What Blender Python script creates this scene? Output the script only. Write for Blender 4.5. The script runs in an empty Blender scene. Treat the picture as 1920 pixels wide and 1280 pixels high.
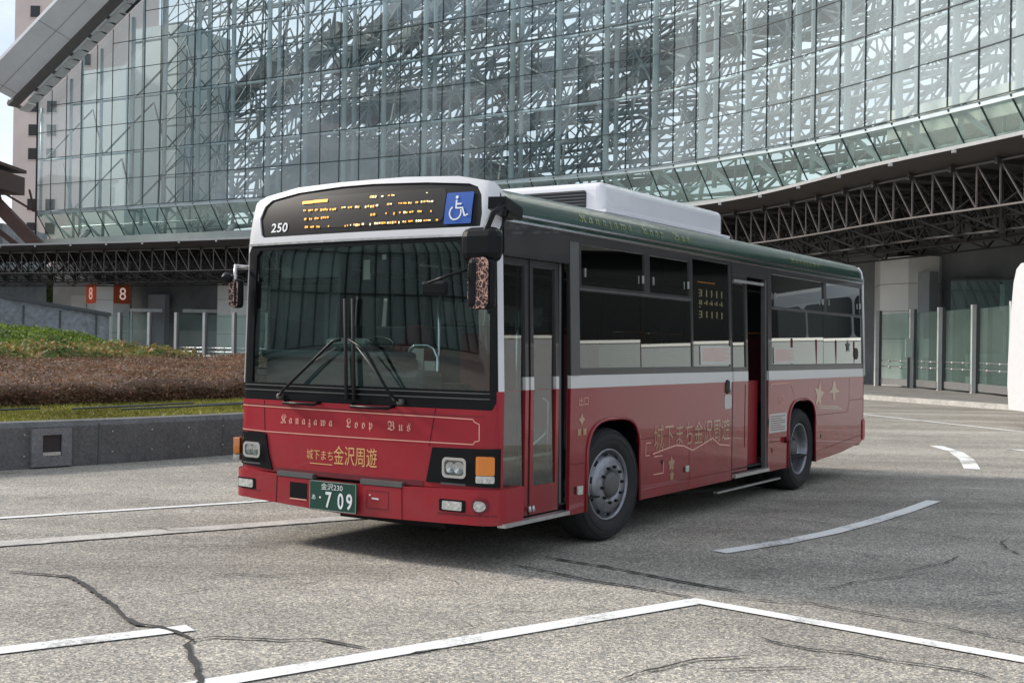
import bpy, bmesh, math, random
from mathutils import Vector, Matrix, noise
from mathutils.geometry import tessellate_polygon
random.seed(7)
PI = math.pi
scene = bpy.context.scene
COL = scene.collection

# ------------------------------------------------------------------ materials
def nmat(name):
    m = bpy.data.materials.new(name); m.use_nodes = True
    nt = m.node_tree; nt.nodes.clear()
    out = nt.nodes.new('ShaderNodeOutputMaterial')
    return m, nt, out
def N(nt, t, **kw):
    n = nt.nodes.new(t)
    for k, v in kw.items():
        if k.startswith('_'): setattr(n, k[1:], v)
        else: n.inputs[k.replace('__', ' ')].default_value = v
    return n
def c4(c): return (c[0], c[1], c[2], 1)
def mat(name, col, rough=.5, metal=0, coat=0, spec=.5, var=0, scale=6, bump=0, emis=None, estr=0, dirt=0, coat_ior=1.5):
    m, nt, out = nmat(name)
    b = N(nt, 'ShaderNodeBsdfPrincipled', Roughness=rough, Metallic=metal)
    b.inputs['Coat Weight'].default_value = coat; b.inputs['Coat Roughness'].default_value = .03
    b.inputs['Coat IOR'].default_value = coat_ior
    b.inputs['Specular IOR Level'].default_value = spec
    b.inputs['Base Color'].default_value = c4(col)
    if emis: b.inputs['Emission Color'].default_value = c4(emis); b.inputs['Emission Strength'].default_value = estr
    if var or bump or dirt:
        tc = N(nt, 'ShaderNodeTexCoord'); no = N(nt, 'ShaderNodeTexNoise', Scale=scale, Detail=6.0, Roughness=.6)
        nt.links.new(tc.outputs['Object'], no.inputs['Vector'])
        if var:
            mr = N(nt, 'ShaderNodeMapRange'); mr.inputs[1].default_value = .3; mr.inputs[2].default_value = .7
            mr.inputs[3].default_value = 1-var; mr.inputs[4].default_value = 1+var
            nt.links.new(no.outputs['Fac'], mr.inputs[0])
            mx = N(nt, 'ShaderNodeVectorMath', _operation='SCALE'); mx.inputs[0].default_value = col
            nt.links.new(mr.outputs[0], mx.inputs['Scale']); nt.links.new(mx.outputs[0], b.inputs['Base Color'])
            r2 = N(nt, 'ShaderNodeMapRange'); r2.inputs[3].default_value = rough*.8; r2.inputs[4].default_value = min(1, rough*1.25)
            nt.links.new(no.outputs['Fac'], r2.inputs[0]); nt.links.new(r2.outputs[0], b.inputs['Roughness'])
        if bump:
            bp = N(nt, 'ShaderNodeBump', Strength=bump, Distance=.02)
            nt.links.new(no.outputs['Fac'], bp.inputs['Height']); nt.links.new(bp.outputs[0], b.inputs['Normal'])
    if dirt:   # road grime: thicker low down, broken up by noise
        sp_ = N(nt, 'ShaderNodeSeparateXYZ'); nt.links.new(tc.outputs['Object'], sp_.inputs[0])
        gz = N(nt, 'ShaderNodeMapRange'); gz.inputs[1].default_value = .30; gz.inputs[2].default_value = 1.0; gz.inputs[3].default_value = 1; gz.inputs[4].default_value = .12
        nt.links.new(sp_.outputs[2], gz.inputs[0])
        n3 = N(nt, 'ShaderNodeTexNoise', Scale=3.5, Detail=8.0, Roughness=.7); nt.links.new(tc.outputs['Object'], n3.inputs['Vector'])
        g3 = N(nt, 'ShaderNodeMapRange'); g3.inputs[1].default_value = .35; g3.inputs[2].default_value = .75; nt.links.new(n3.outputs['Fac'], g3.inputs[0])
        gm_ = N(nt, 'ShaderNodeMath', _operation='MULTIPLY'); nt.links.new(gz.outputs[0], gm_.inputs[0]); nt.links.new(g3.outputs[0], gm_.inputs[1])
        gs = N(nt, 'ShaderNodeMath', _operation='MULTIPLY'); gs.inputs[1].default_value = dirt; nt.links.new(gm_.outputs[0], gs.inputs[0])
        mq = N(nt, 'ShaderNodeMix', _data_type='RGBA'); mq.inputs[7].default_value = (.13, .10, .085, 1)
        nt.links.new(gs.outputs[0], mq.inputs[0]); nt.links.new(mx.outputs[0], mq.inputs[6]); nt.links.new(mq.outputs[2], b.inputs['Base Color'])
        cw = N(nt, 'ShaderNodeMath', _operation='MULTIPLY_ADD'); cw.inputs[1].default_value = -1.2*coat; cw.inputs[2].default_value = coat
        nt.links.new(gs.outputs[0], cw.inputs[0]); nt.links.new(cw.outputs[0], b.inputs['Coat Weight'])
    nt.links.new(b.outputs[0], out.inputs[0])
    return m
def glass(name, tint, ior=1.5, gain=1.0, add=0.0, haze=0.0, hazecol=(.6, .75, .72), wob=0.0, wscale=.3):
    """thin sheet glass: tinted transparency + mirror by Fresnel"""
    m, nt, out = nmat(name)
    tr = N(nt, 'ShaderNodeBsdfTransparent', Color=c4(tint))
    gl = N(nt, 'ShaderNodeBsdfGlossy', Roughness=.015, Color=(.95, 1, .98, 1))
    fr = N(nt, 'ShaderNodeFresnel', IOR=ior)
    geo = N(nt, 'ShaderNodeNewGeometry'); im = N(nt, 'ShaderNodeMapRange'); im.inputs[3].default_value = ior; im.inputs[4].default_value = 1/ior
    nt.links.new(geo.outputs['Backfacing'], im.inputs[0]); nt.links.new(im.outputs[0], fr.inputs['IOR'])
    ma = N(nt, 'ShaderNodeMath', _operation='MULTIPLY_ADD', _use_clamp=True)
    ma.inputs[1].default_value = gain; ma.inputs[2].default_value = add
    nt.links.new(fr.outputs[0], ma.inputs[0])
    if wob:
        tc = N(nt, 'ShaderNodeTexCoord'); no = N(nt, 'ShaderNodeTexNoise', Scale=wscale, Detail=1.0)
        nt.links.new(tc.outputs['Object'], no.inputs['Vector'])
        bp = N(nt, 'ShaderNodeBump', Strength=wob, Distance=.3)
        nt.links.new(no.outputs['Fac'], bp.inputs['Height']); nt.links.new(bp.outputs[0], gl.inputs['Normal'])
    mx = N(nt, 'ShaderNodeMixShader')
    nt.links.new(ma.outputs[0], mx.inputs[0]); nt.links.new(tr.outputs[0], mx.inputs[1]); nt.links.new(gl.outputs[0], mx.inputs[2])
    last = mx
    if haze:  # patchy diffuse film, painted stand-in for bright reflections in the glass
        df = N(nt, 'ShaderNodeBsdfDiffuse', Color=c4(hazecol)); m2 = N(nt, 'ShaderNodeMixShader')
        tc = N(nt, 'ShaderNodeTexCoord'); no = N(nt, 'ShaderNodeTexNoise', Scale=.08, Detail=2.0)
        mr = N(nt, 'ShaderNodeMapRange'); mr.inputs[1].default_value = .40; mr.inputs[2].default_value = .62
        mr.inputs[3].default_value = haze*.25; mr.inputs[4].default_value = haze*2.0
        nt.links.new(tc.outputs['Object'], no.inputs['Vector']); nt.links.new(no.outputs['Fac'], mr.inputs[0])
        nt.links.new(mr.outputs[0], m2.inputs[0]); nt.links.new(mx.outputs[0], m2.inputs[1]); nt.links.new(df.outputs[0], m2.inputs[2]); last = m2
    nt.links.new(last.outputs[0], out.inputs[0])
    return m

M = {}
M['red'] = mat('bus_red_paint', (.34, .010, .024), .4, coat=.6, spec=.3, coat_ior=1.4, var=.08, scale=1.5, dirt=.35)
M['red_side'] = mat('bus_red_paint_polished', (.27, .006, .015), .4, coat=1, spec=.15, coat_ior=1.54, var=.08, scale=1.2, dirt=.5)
M['red_in'] = mat('maroon_trim', (.14, .010, .018), .6, var=.1)
M['white'] = mat('bus_white_paint', (.74, .74, .77), .35, coat=.6, var=.03, scale=1.5)
M['belt'] = mat('bus_white_belt', (.62, .62, .62), .35, coat=.6, var=.04, scale=2)
M['green'] = mat('bus_green_paint', (.003, .040, .027), .35, coat=.5, spec=.3, var=.1, scale=2, coat_ior=1.4)
M['band'] = mat('window_surround', (.03, .028, .031), .35, coat=.4, var=.15, scale=3)
M['black'] = mat('black_trim', (.004, .005, .007), .4, spec=.22)
M['rubber'] = mat('rubber', (.014, .014, .015), .75, var=.25, scale=30)
M['tyre'] = mat('tyre_rubber', (.022, .022, .024), .8, var=.3, scale=14, bump=.15)
M['rim'] = mat('painted_steel_rim', (.27, .28, .31), .35, metal=.6, var=.2, scale=12)
M['chrome'] = mat('chrome', (.75, .76, .78), .12, metal=1)
M['alu'] = mat('brushed_aluminium', (.55, .55, .55), .35, metal=.8, var=.15, scale=20)
M['greymetal'] = mat('dark_grey_metal', (.10, .10, .10), .5, var=.1)
M['amber'] = mat('amber_lens', (.75, .22, .02), .2, coat=1)
M['clearlens'] = mat('clear_lens', (.55, .55, .52), .15, coat=1, var=.4, scale=40)
M['blue'] = mat('blue_sign', (.01, .09, .42), .4)
M['signwhite'] = mat('sign_white', (.8, .82, .85), .5)
M['gold'] = mat('gold_lettering', (.72, .42, .18), .4)
M['pinkgold'] = mat('pale_gold_lettering', (.75, .38, .30), .4)
M['faintgold'] = mat('faint_gold_lettering', (.36, .17, .06), .4, coat=1, coat_ior=2.0)
M['greengold'] = mat('gold_on_green', (.22, .27, .10), .4, coat=1)
M['plate'] = mat('green_plate', (.008, .06, .04), .45)
M['led'] = mat('amber_led', (.9, .4, .03), .5, emis=(1, .42, .05), estr=1.1)
M['ledw'] = mat('warm_white_led', (.9, .8, .5), .5, emis=(1, .8, .4), estr=1.3)
M['interior'] = mat('bus_interior_panel', (.09, .11, .11), .6, var=.1)
M['dash'] = mat('dashboard', (.075, .10, .10), .45, var=.12, scale=3)
M['seat'] = mat('seat_fabric', (.13, .018, .028), .8, var=.3, scale=12)
M['paper'] = mat('paper_sheet', (.62, .60, .56), .7, var=.05)
M['windscreen'] = glass('windscreen_glass', (.62, .74, .72), 1.5, 1.9, .02)
M['busglass'] = glass('tinted_bus_glass', (.12, .14, .14), 1.5, 2.5, .03)
M['doorglass'] = glass('door_glass', (.48, .56, .53), 1.5, 2.2, .02)
M['domeglass'] = glass('dome_glass', (.88, .96, .965), 1.5, 1.4, .03, haze=.14, hazecol=(.86, .97, 1.0), wob=.012)
M['skirtglass'] = glass('skirt_glass', (.80, .93, .88), 1.5, 1.2, .03, haze=.15, hazecol=(.7, .82, .74))
M['screen'] = glass('screen_glass', (.72, .86, .82), 1.5, 1.3, .02, haze=.075, hazecol=(.40, .55, .50))
M['steel'] = mat('pale_steel_tube', (.52, .60, .62), .45, metal=.2, var=.15, scale=.8)
M['steel2'] = mat('grey_steel_tube', (.16, .21, .22), .6, metal=.0, var=.2, scale=.5)
M['steel3'] = mat('dark_steel_tube', (.10, .135, .145), .6, var=.2, scale=.5)
M['joint'] = mat('glazing_joint', (.02, .035, .035), .6)
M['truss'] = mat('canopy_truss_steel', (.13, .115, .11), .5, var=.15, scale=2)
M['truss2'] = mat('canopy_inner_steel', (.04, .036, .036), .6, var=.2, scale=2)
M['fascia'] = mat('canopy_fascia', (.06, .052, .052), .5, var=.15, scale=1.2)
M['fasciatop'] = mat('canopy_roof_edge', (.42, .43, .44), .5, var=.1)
M['ledge'] = mat('dome_ledge', (.34, .38, .36), .6, var=.12, scale=1)
M['soffit'] = mat('eave_panels', (.84, .86, .90), .5, var=.06, scale=.6)
M['louvre'] = mat('eave_louvre', (.62, .62, .62), .5, var=.12, scale=2)
M['tower'] = mat('pink_render', (.74, .62, .58), .8, var=.07, scale=.3)
M['towerwin'] = mat('tower_window', (.03, .03, .035), .25)
M['brown'] = mat('brown_steel', (.10, .05, .04), .6, var=.15, scale=1)
M['darkin'] = mat('dark_interior', (.07, .08, .085), .8, var=.3, scale=.35)
M['midgrey'] = mat('grey_wall', (.36, .37, .39), .7, var=.15, scale=.5)
M['hall'] = mat('inner_hall_wall', (.045, .06, .062), .7, var=.2, scale=.2)
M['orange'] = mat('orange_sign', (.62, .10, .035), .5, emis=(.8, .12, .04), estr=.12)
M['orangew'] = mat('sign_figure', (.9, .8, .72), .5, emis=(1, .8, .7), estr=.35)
M['orange_shaded'] = mat('shaded_sign', (.42, .10, .045), .5, emis=(.6, .10, .04), estr=.05)  # same orange sign with the shade put into its colour
M['purple'] = mat('purple_sign', (.05, .03, .16), .5, emis=(.1, .06, .4), estr=.1)
M['poster'] = mat('poster', (.60, .70, .64), .6)
M['coach'] = mat('coach_white', (.78, .78, .80), .3, coat=.8, var=.03)
M['bark'] = mat('bark', (.08, .06, .045), .9, var=.3, scale=10)
M['facade'] = mat('pale_facade', (.34, .38, .36), .6, var=.1, scale=.3)

def stone(name, base, sc, joint=None, jz=0):
    m, nt, out = nmat(name)
    b = N(nt, 'ShaderNodeBsdfPrincipled', Roughness=.75)
    tc = N(nt, 'ShaderNodeTexCoord')
    n1 = N(nt, 'ShaderNodeTexNoise', Scale=sc, Detail=8.0, Roughness=.65); n2 = N(nt, 'ShaderNodeTexNoise', Scale=sc*14, Detail=3.0)
    nt.links.new(tc.outputs['Object'], n1.inputs['Vector']); nt.links.new(tc.outputs['Object'], n2.inputs['Vector'])
    ad = N(nt, 'ShaderNodeMath', _operation='ADD'); nt.links.new(n1.outputs['Fac'], ad.inputs[0]); nt.links.new(n2.outputs['Fac'], ad.inputs[1])
    cr = N(nt, 'ShaderNodeValToRGB'); cr.color_ramp.elements[0].position = .36; cr.color_ramp.elements[1].position = .64
    cr.color_ramp.elements[0].color = c4([x*.62 for x in base]); cr.color_ramp.elements[1].color = c4([x*1.3 for x in base])
    hf = N(nt, 'ShaderNodeMath', _operation='MULTIPLY'); hf.inputs[1].default_value = .5
    nt.links.new(ad.outputs[0], hf.inputs[0]); nt.links.new(hf.outputs[0], cr.inputs[0])
    nt.links.new(cr.outputs[0], b.inputs['Base Color'])
    bp = N(nt, 'ShaderNodeBump', Strength=.3, Distance=.01); nt.links.new(ad.outputs[0], bp.inputs['Height']); nt.links.new(bp.outputs[0], b.inputs['Normal'])
    nt.links.new(b.outputs[0], out.inputs[0]); return m
M['whitewall'] = mat('white_wall_panel', (.38, .41, .42), .6, var=.05, scale=.3)
M['concrete'] = stone('planter_concrete', (.13, .13, .133), 2.2)
M['column'] = mat('column_panel', (.90, .89, .86), .6, var=.05, scale=.8)
M['pave'] = stone('paving', (.26, .25, .235), 1.2)
M['gutter'] = stone('concrete_channel', (.52, .50, .46), 3)
M['panelgrey'] = stone('grey_metal_panel', (.22, .24, .26), .5)

def asphalt():
    m, nt, out = nmat('asphalt')
    b = N(nt, 'ShaderNodeBsdfPrincipled', Roughness=.85); b.inputs['Specular IOR Level'].default_value = .3
    tc = N(nt, 'ShaderNodeTexCoord')
    v = N(nt, 'ShaderNodeTexVoronoi', Scale=85.0, Randomness=1.0); v2 = N(nt, 'ShaderNodeTexVoronoi', Scale=190.0, Randomness=1.0)
    big = N(nt, 'ShaderNodeTexNoise', Scale=.22, Detail=5.0, Roughness=.6); mid = N(nt, 'ShaderNodeTexNoise', Scale=2.2, Detail=6.0, Roughness=.7)
    for n in (v, v2, big, mid): nt.links.new(tc.outputs['Object'], n.inputs['Vector'])
    sep = N(nt, 'ShaderNodeSeparateColor'); nt.links.new(v.outputs['Color'], sep.inputs[0])
    sep2 = N(nt, 'ShaderNodeSeparateColor'); nt.links.new(v2.outputs['Color'], sep2.inputs[0])
    cr = N(nt, 'ShaderNodeValToRGB'); e = cr.color_ramp.elements
    e[0].position = 0; e[0].color = (.06, .058, .055, 1); e[1].position = 1; e[1].color = (.72, .64, .51, 1)
    e.new(.30).color = (.15, .143, .133, 1); e.new(.62).color = (.31, .29, .26, 1); e.new(.86).color = (.47, .42, .35, 1)
    nt.links.new(sep.outputs[0], cr.inputs[0])
    cr2 = N(nt, 'ShaderNodeValToRGB'); e = cr2.color_ramp.elements
    e[0].color = (.15, .143, .132, 1); e[1].color = (.36, .34, .305, 1); nt.links.new(sep2.outputs[1], cr2.inputs[0])
    mx = N(nt, 'ShaderNodeMix', _data_type='RGBA'); mx.inputs[0].default_value = .35
    nt.links.new(cr.outputs[0], mx.inputs[6]); nt.links.new(cr2.outputs[0], mx.inputs[7])
    # large tonal patches, wheel polish
    mr = N(nt, 'ShaderNodeMapRange'); mr.inputs[1].default_value = .3; mr.inputs[2].default_value = .7; mr.inputs[3].default_value = 1.0; mr.inputs[4].default_value = 1.5
    nt.links.new(big.outputs['Fac'], mr.inputs[0])
    mr2 = N(nt, 'ShaderNodeMapRange'); mr2.inputs[1].default_value = .3; mr2.inputs[2].default_value = .7; mr2.inputs[3].default_value = .88; mr2.inputs[4].default_value = 1.12
    nt.links.new(mid.outputs['Fac'], mr2.inputs[0])
    mu = N(nt, 'ShaderNodeMath', _operation='MULTIPLY'); nt.links.new(mr.outputs[0], mu.inputs[0]); nt.links.new(mr2.outputs[0], mu.inputs[1])
    mp_ = N(nt, 'ShaderNodeMapping'); mp_.inputs['Rotation'].default_value = (0, 0, math.radians(-38)); mp_.inputs['Scale'].default_value = (.12, .9, 1)
    st = N(nt, 'ShaderNodeTexNoise', Scale=1.0, Detail=4.0, Roughness=.55); nt.links.new(tc.outputs['Object'], mp_.inputs[0]); nt.links.new(mp_.outputs[0], st.inputs['Vector'])
    m3 = N(nt, 'ShaderNodeMapRange'); m3.inputs[1].default_value = .35; m3.inputs[2].default_value = .65; m3.inputs[3].default_value = .74; m3.inputs[4].default_value = 1.14
    nt.links.new(st.outputs['Fac'], m3.inputs[0])
    so = N(nt, 'ShaderNodeTexNoise', Scale=.75, Detail=3.0, Roughness=.5); nt.links.new(tc.outputs['Object'], so.inputs['Vector'])
    m4_ = N(nt, 'ShaderNodeMapRange'); m4_.inputs[1].default_value = .24; m4_.inputs[2].default_value = .36; m4_.inputs[3].default_value = .62; m4_.inputs[4].default_value = 1.0
    nt.links.new(so.outputs['Fac'], m4_.inputs[0])
    mu2 = N(nt, 'ShaderNodeMath', _operation='MULTIPLY'); nt.links.new(m3.outputs[0], mu2.inputs[0]); nt.links.new(m4_.outputs[0], mu2.inputs[1])
    mu3 = N(nt, 'ShaderNodeMath', _operation='MULTIPLY'); nt.links.new(mu.outputs[0], mu3.inputs[0]); nt.links.new(mu2.outputs[0], mu3.inputs[1])
    sc = N(nt, 'ShaderNodeVectorMath', _operation='SCALE'); nt.links.new(mx.outputs[2], sc.inputs[0]); nt.links.new(mu3.outputs[0], sc.inputs['Scale'])
    nt.links.new(sc.outputs[0], b.inputs['Base Color'])
    bp = N(nt, 'ShaderNodeBump', Strength=.5, Distance=.006); nt.links.new(v.outputs['Distance'], bp.inputs['Height']); nt.links.new(bp.outputs[0], b.inputs['Normal'])
    nt.links.new(b.outputs[0], out.inputs[0]); return m
M['asphalt'] = asphalt()
def paintline():
    m, nt, out = nmat('road_paint')
    b = N(nt, 'ShaderNodeBsdfPrincipled', Roughness=.6); tc = N(nt, 'ShaderNodeTexCoord')
    n1 = N(nt, 'ShaderNodeTexNoise', Scale=30.0, Detail=10.0, Roughness=.85); v = N(nt, 'ShaderNodeTexNoise', Scale=1.5, Detail=3.0)
    nt.links.new(tc.outputs['Object'], n1.inputs['Vector']); nt.links.new(tc.outputs['Object'], v.inputs['Vector'])
    ad = N(nt, 'ShaderNodeMath', _operation='ADD'); nt.links.new(n1.outputs[0], ad.inputs[0]); nt.links.new(v.outputs[0], ad.inputs[1])
    cr = N(nt, 'ShaderNodeValToRGB'); e = cr.color_ramp.elements
    e[0].position = .40; e[0].color = (.30, .29, .27, 1); e[1].position = .47; e[1].color = (.84, .84, .83, 1)
    hf = N(nt, 'ShaderNodeMath', _operation='MULTIPLY'); hf.inputs[1].default_value = .5
    nt.links.new(ad.outputs[0], hf.inputs[0]); nt.links.new(hf.outputs[0], cr.inputs[0]); nt.links.new(cr.outputs[0], b.inputs['Base Color'])
    nt.links.new(b.outputs[0], out.inputs[0]); return m
M['paint'] = paintline()
M['crack'] = mat('tar_crack', (.045, .043, .042), .8, var=.4, scale=5)

def leafmat(name, cols):
    m, nt, out = nmat(name)
    b = N(nt, 'ShaderNodeBsdfPrincipled', Roughness=.6); b.inputs['Specular IOR Level'].default_value = .25
    g = N(nt, 'ShaderNodeNewGeometry'); cr = N(nt, 'ShaderNodeValToRGB'); e = cr.color_ramp.elements
    e[0].color = c4(cols[0]); e[1].color = c4(cols[-1])
    for i, c in enumerate(cols[1:-1]): e.new((i+1)/(len(cols)-1)).color = c4(c)
    nt.links.new(g.outputs['Random Per Island'], cr.inputs[0])
    tc = N(nt, 'ShaderNodeTexCoord'); no = N(nt, 'ShaderNodeTexNoise', Scale=1.1, Detail=4.0)
    nt.links.new(tc.outputs['Object'], no.inputs['Vector'])
    mr = N(nt, 'ShaderNodeMapRange'); mr.inputs[1].default_value = .3; mr.inputs[2].default_value = .7; mr.inputs[3].default_value = .6; mr.inputs[4].default_value = 1.35
    nt.links.new(no.outputs['Fac'], mr.inputs[0])
    sc = N(nt, 'ShaderNodeVectorMath', _operation='SCALE'); nt.links.new(cr.outputs[0], sc.inputs[0]); nt.links.new(mr.outputs[0], sc.inputs['Scale'])
    nt.links.new(sc.outputs[0], b.inputs['Base Color'])
    tl = N(nt, 'ShaderNodeBsdfTranslucent'); nt.links.new(sc.outputs[0], tl.inputs['Color'])
    mx = N(nt, 'ShaderNodeMixShader'); mx.inputs[0].default_value = .3
    nt.links.new(b.outputs[0], mx.inputs[1]); nt.links.new(tl.outputs[0], mx.inputs[2]); nt.links.new(mx.outputs[0], out.inputs[0]); return m
M['leafgreen'] = leafmat('green_hedge_leaf', [(.06, .12, .015), (.16, .24, .03), (.24, .32, .045), (.13, .20, .03)])
M['leafbrown'] = leafmat('russet_hedge_leaf', [(.15, .08, .05), (.27, .14, .09), (.36, .20, .13), (.17, .13, .06), (.25, .15, .10)])
M['leafmix'] = leafmat('azalea_leaf', [(.10, .15, .03), (.20, .24, .05), (.46, .28, .12), (.15, .18, .04), (.55, .30, .20)])
M['leaftree'] = leafmat('tree_leaf', [(.03, .05, .015), (.07, .10, .025), (.10, .12, .04)])
M['grass'] = leafmat('turf_blade', [(.16, .16, .03), (.26, .25, .05), (.33, .29, .07), (.18, .21, .045)])
M['soil'] = stone('turf_base', (.17, .16, .05), 3)
M['hedgecore'] = stone('hedge_core', (.13, .075, .05), 9)
M['hedgecoreg'] = stone('hedge_core_green', (.09, .13, .025), 9)

def maple():
    m, nt, out = nmat('patterned_mirror_cover')
    b = N(nt, 'ShaderNodeBsdfPrincipled', Roughness=.4); tc = N(nt, 'ShaderNodeTexCoord')
    v = N(nt, 'ShaderNodeTexVoronoi', Scale=26.0, _feature='DISTANCE_TO_EDGE'); no = N(nt, 'ShaderNodeTexNoise', Scale=13.0, Detail=2.0)
    nt.links.new(tc.outputs['Object'], no.inputs['Vector']); 
    vm = N(nt, 'ShaderNodeVectorMath', _operation='MULTIPLY_ADD'); vm.inputs[1].default_value = (.12, .12, .12)
    nt.links.new(no.outputs['Color'], vm.inputs[0]); nt.links.new(tc.outputs['Object'], vm.inputs[2]); nt.links.new(vm.outputs[0], v.inputs['Vector'])
    cr = N(nt, 'ShaderNodeValToRGB'); cr.color_ramp.interpolation = 'CONSTANT'; e = cr.color_ramp.elements
    e[0].position = 0; e[0].color = (.50, .33, .28, 1); e[1].position = .085; e[1].color = (.025, .008, .01, 1)
    e.new(.04).color = (.30, .15, .12, 1)
    nt.links.new(v.outputs['Distance'], cr.inputs[0]); nt.links.new(cr.outputs[0], b.inputs['Base Color']); nt.links.new(b.outputs[0], out.inputs[0]); return m
M['maple'] = maple()

# ------------------------------------------------------------------ mesh helpers
class MB:
    def __init__(s): s.v = []; s.f = []; s.sm = []
    def add(s, vs, fs, smooth=False):
        b = len(s.v); s.v += [tuple(p) for p in vs]; s.f += [tuple(b+i for i in f) for f in fs]; s.sm += [smooth]*len(fs); return s
    def box(s, x0, x1, y0, y1, z0, z1):
        return s.add([(x0,y0,z0),(x1,y0,z0),(x1,y1,z0),(x0,y1,z0),(x0,y0,z1),(x1,y0,z1),(x1,y1,z1),(x0,y1,z1)],
                     [(3,2,1,0),(4,5,6,7),(0,1,5,4),(1,2,6,5),(2,3,7,6),(3,0,4,7)])
    def tube(s, a, b, r, n=6, r2=None, caps=True):
        a = Vector(a); b = Vector(b); d = b-a
        if d.length < 1e-6: return s
        d.normalize(); u = d.orthogonal().normalized(); w = d.cross(u); r2 = r if r2 is None else r2
        vs = [a+(u*math.cos(2*PI*i/n)+w*math.sin(2*PI*i/n))*r for i in range(n)]+[b+(u*math.cos(2*PI*i/n)+w*math.sin(2*PI*i/n))*r2 for i in range(n)]
        fs = [(i, (i+1) % n, n+(i+1) % n, n+i) for i in range(n)]
        if caps: fs += [tuple(range(n-1, -1, -1)), tuple(range(n, 2*n))]
        return s.add(vs, fs, n > 5)
    def path(s, pts, r, n=8):
        pts = [Vector(p) for p in pts]; rings = []; u = None
        for i, p in enumerate(pts):
            d = (pts[min(i+1, len(pts)-1)]-pts[max(i-1, 0)]).normalized()
            u = d.orthogonal().normalized() if u is None else (u-d*u.dot(d)).normalized()
            w = d.cross(u); rings.append([p+(u*math.cos(2*PI*k/n)+w*math.sin(2*PI*k/n))*r for k in range(n)])
        vs = [q for rg in rings for q in rg]; fs = []
        for i in range(len(pts)-1):
            for k in range(n): fs.append((i*n+k, i*n+(k+1) % n, (i+1)*n+(k+1) % n, (i+1)*n+k))
        fs += [tuple(range(n-1, -1, -1)), tuple((len(pts)-1)*n+k for k in range(n))]
        return s.add(vs, fs, True)
    def beam(s, a, b, w, h):
        """rectangular bar, width w horizontally, height h"""
        a = Vector(a); b = Vector(b); d = (b-a).normalized()
        u = d.cross(Vector((0, 0, 1)));
        if u.length < .01: u = Vector((1, 0, 0))
        u.normalize(); t = u.cross(d).normalized(); vs = []
        for p in (a, b):
            for i, j in ((-1, -1), (1, -1), (1, 1), (-1, 1)): vs.append(p+u*(w/2*i)+t*(h/2*j))
        return s.add(vs, [(3,2,1,0),(4,5,6,7),(0,1,5,4),(1,2,6,5),(2,3,7,6),(3,0,4,7)])
    def lathe(s, prof, c, axis='y', n=48, rot=None):
        """prof: (radius, offset along axis)"""
        vs = []
        for r, o in prof:
            for i in range(n):
                t = 2*PI*i/n; vs.append((c[0]+r*math.cos(t), c[1]+o, c[2]+r*math.sin(t)) if axis == 'y' else (c[0]+r*math.cos(t), c[1]+r*math.sin(t), c[2]+o))
        fs = []
        for j in range(len(prof)-1):
            for i in range(n): fs.append((j*n+i, j*n+(i+1) % n, (j+1)*n+(i+1) % n, (j+1)*n+i))
        return s.add(vs, fs, True)
    def obj(s, name, m, parent=None, fn=None):
        me = bpy.data.meshes.new(name)
        vs = [fn(*p) for p in s.v] if fn else s.v
        me.from_pydata(vs, [], s.f); me.update()
        for p, k in zip(me.polygons, s.sm): p.use_smooth = k
        return link(name, me, m, parent)
def link(name, me, m, parent=None):
    o = bpy.data.objects.new(name, me); COL.objects.link(o)
    if m is not None and not me.materials: me.materials.append(M[m] if isinstance(m, str) else m)
    if parent is not None: o.parent = parent
    return o
def tag(o, label=None, cat=None, group=None, kind=None):
    for k, v in (('label', label), ('category', cat), ('group', group), ('kind', kind)):
        if v: o[k] = v
    return o
def thing(name, label, cat, loc=(0, 0, 0), rz=0, group=None):
    o = bpy.data.objects.new(name, None); COL.objects.link(o); o.location = loc; o.rotation_euler = (0, 0, rz)
    o.empty_display_size = .3
    return tag(o, label, cat, group)
def copy_tree(o, parent=None):
    c = o.copy(); COL.objects.link(c)
    if parent is not None: c.parent = parent
    for ch in list(o.children): copy_tree(ch, c)
    return c
def plate2d(polys, t=0, grid=None):
    """polys: [outer, hole, ...] in 2-D; cut on a grid, optionally given thickness t (towards -w). returns verts(u,v,w), faces"""
    vs = [[Vector((p[0], p[1], 0)) for p in pl] for pl in polys]
    tri = tessellate_polygon(vs); flat = [p for pl in vs for p in pl]
    bm = bmesh.new(); bv = [bm.verts.new(p) for p in flat]
    for t3 in tri:
        try: bm.faces.new([bv[i] for i in t3])
        except ValueError: pass
    bmesh.ops.recalc_face_normals(bm, faces=bm.faces)
    bm.faces.ensure_lookup_table()
    if bm.faces and sum(f.normal.z*f.calc_area() for f in bm.faces) < 0: bmesh.ops.reverse_faces(bm, faces=bm.faces)
    bmesh.ops.dissolve_limit(bm, angle_limit=.01, verts=bm.verts, edges=bm.edges)
    if grid:
        for ax in (0, 1):
            if not grid[ax]: continue
            lo = min(v.co[ax] for v in bm.verts); hi = max(v.co[ax] for v in bm.verts); k = math.floor(lo/grid[ax])+1
            while k*grid[ax] < hi-1e-5:
                co = [0, 0, 0]; co[ax] = k*grid[ax]; no = [0, 0, 0]; no[ax] = 1
                bmesh.ops.bisect_plane(bm, geom=bm.verts[:]+bm.edges[:]+bm.faces[:], plane_co=co, plane_no=no, dist=1e-5); k += 1
    if t:
        r = bmesh.ops.extrude_face_region(bm, geom=bm.faces[:])
        for e in r['geom']:
            if isinstance(e, bmesh.types.BMVert): e.co.z -= t
    bm.verts.index_update()
    out = [tuple(v.co) for v in bm.verts], [tuple(v.index for v in f.verts) for f in bm.faces]
    bm.free(); return out
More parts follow.
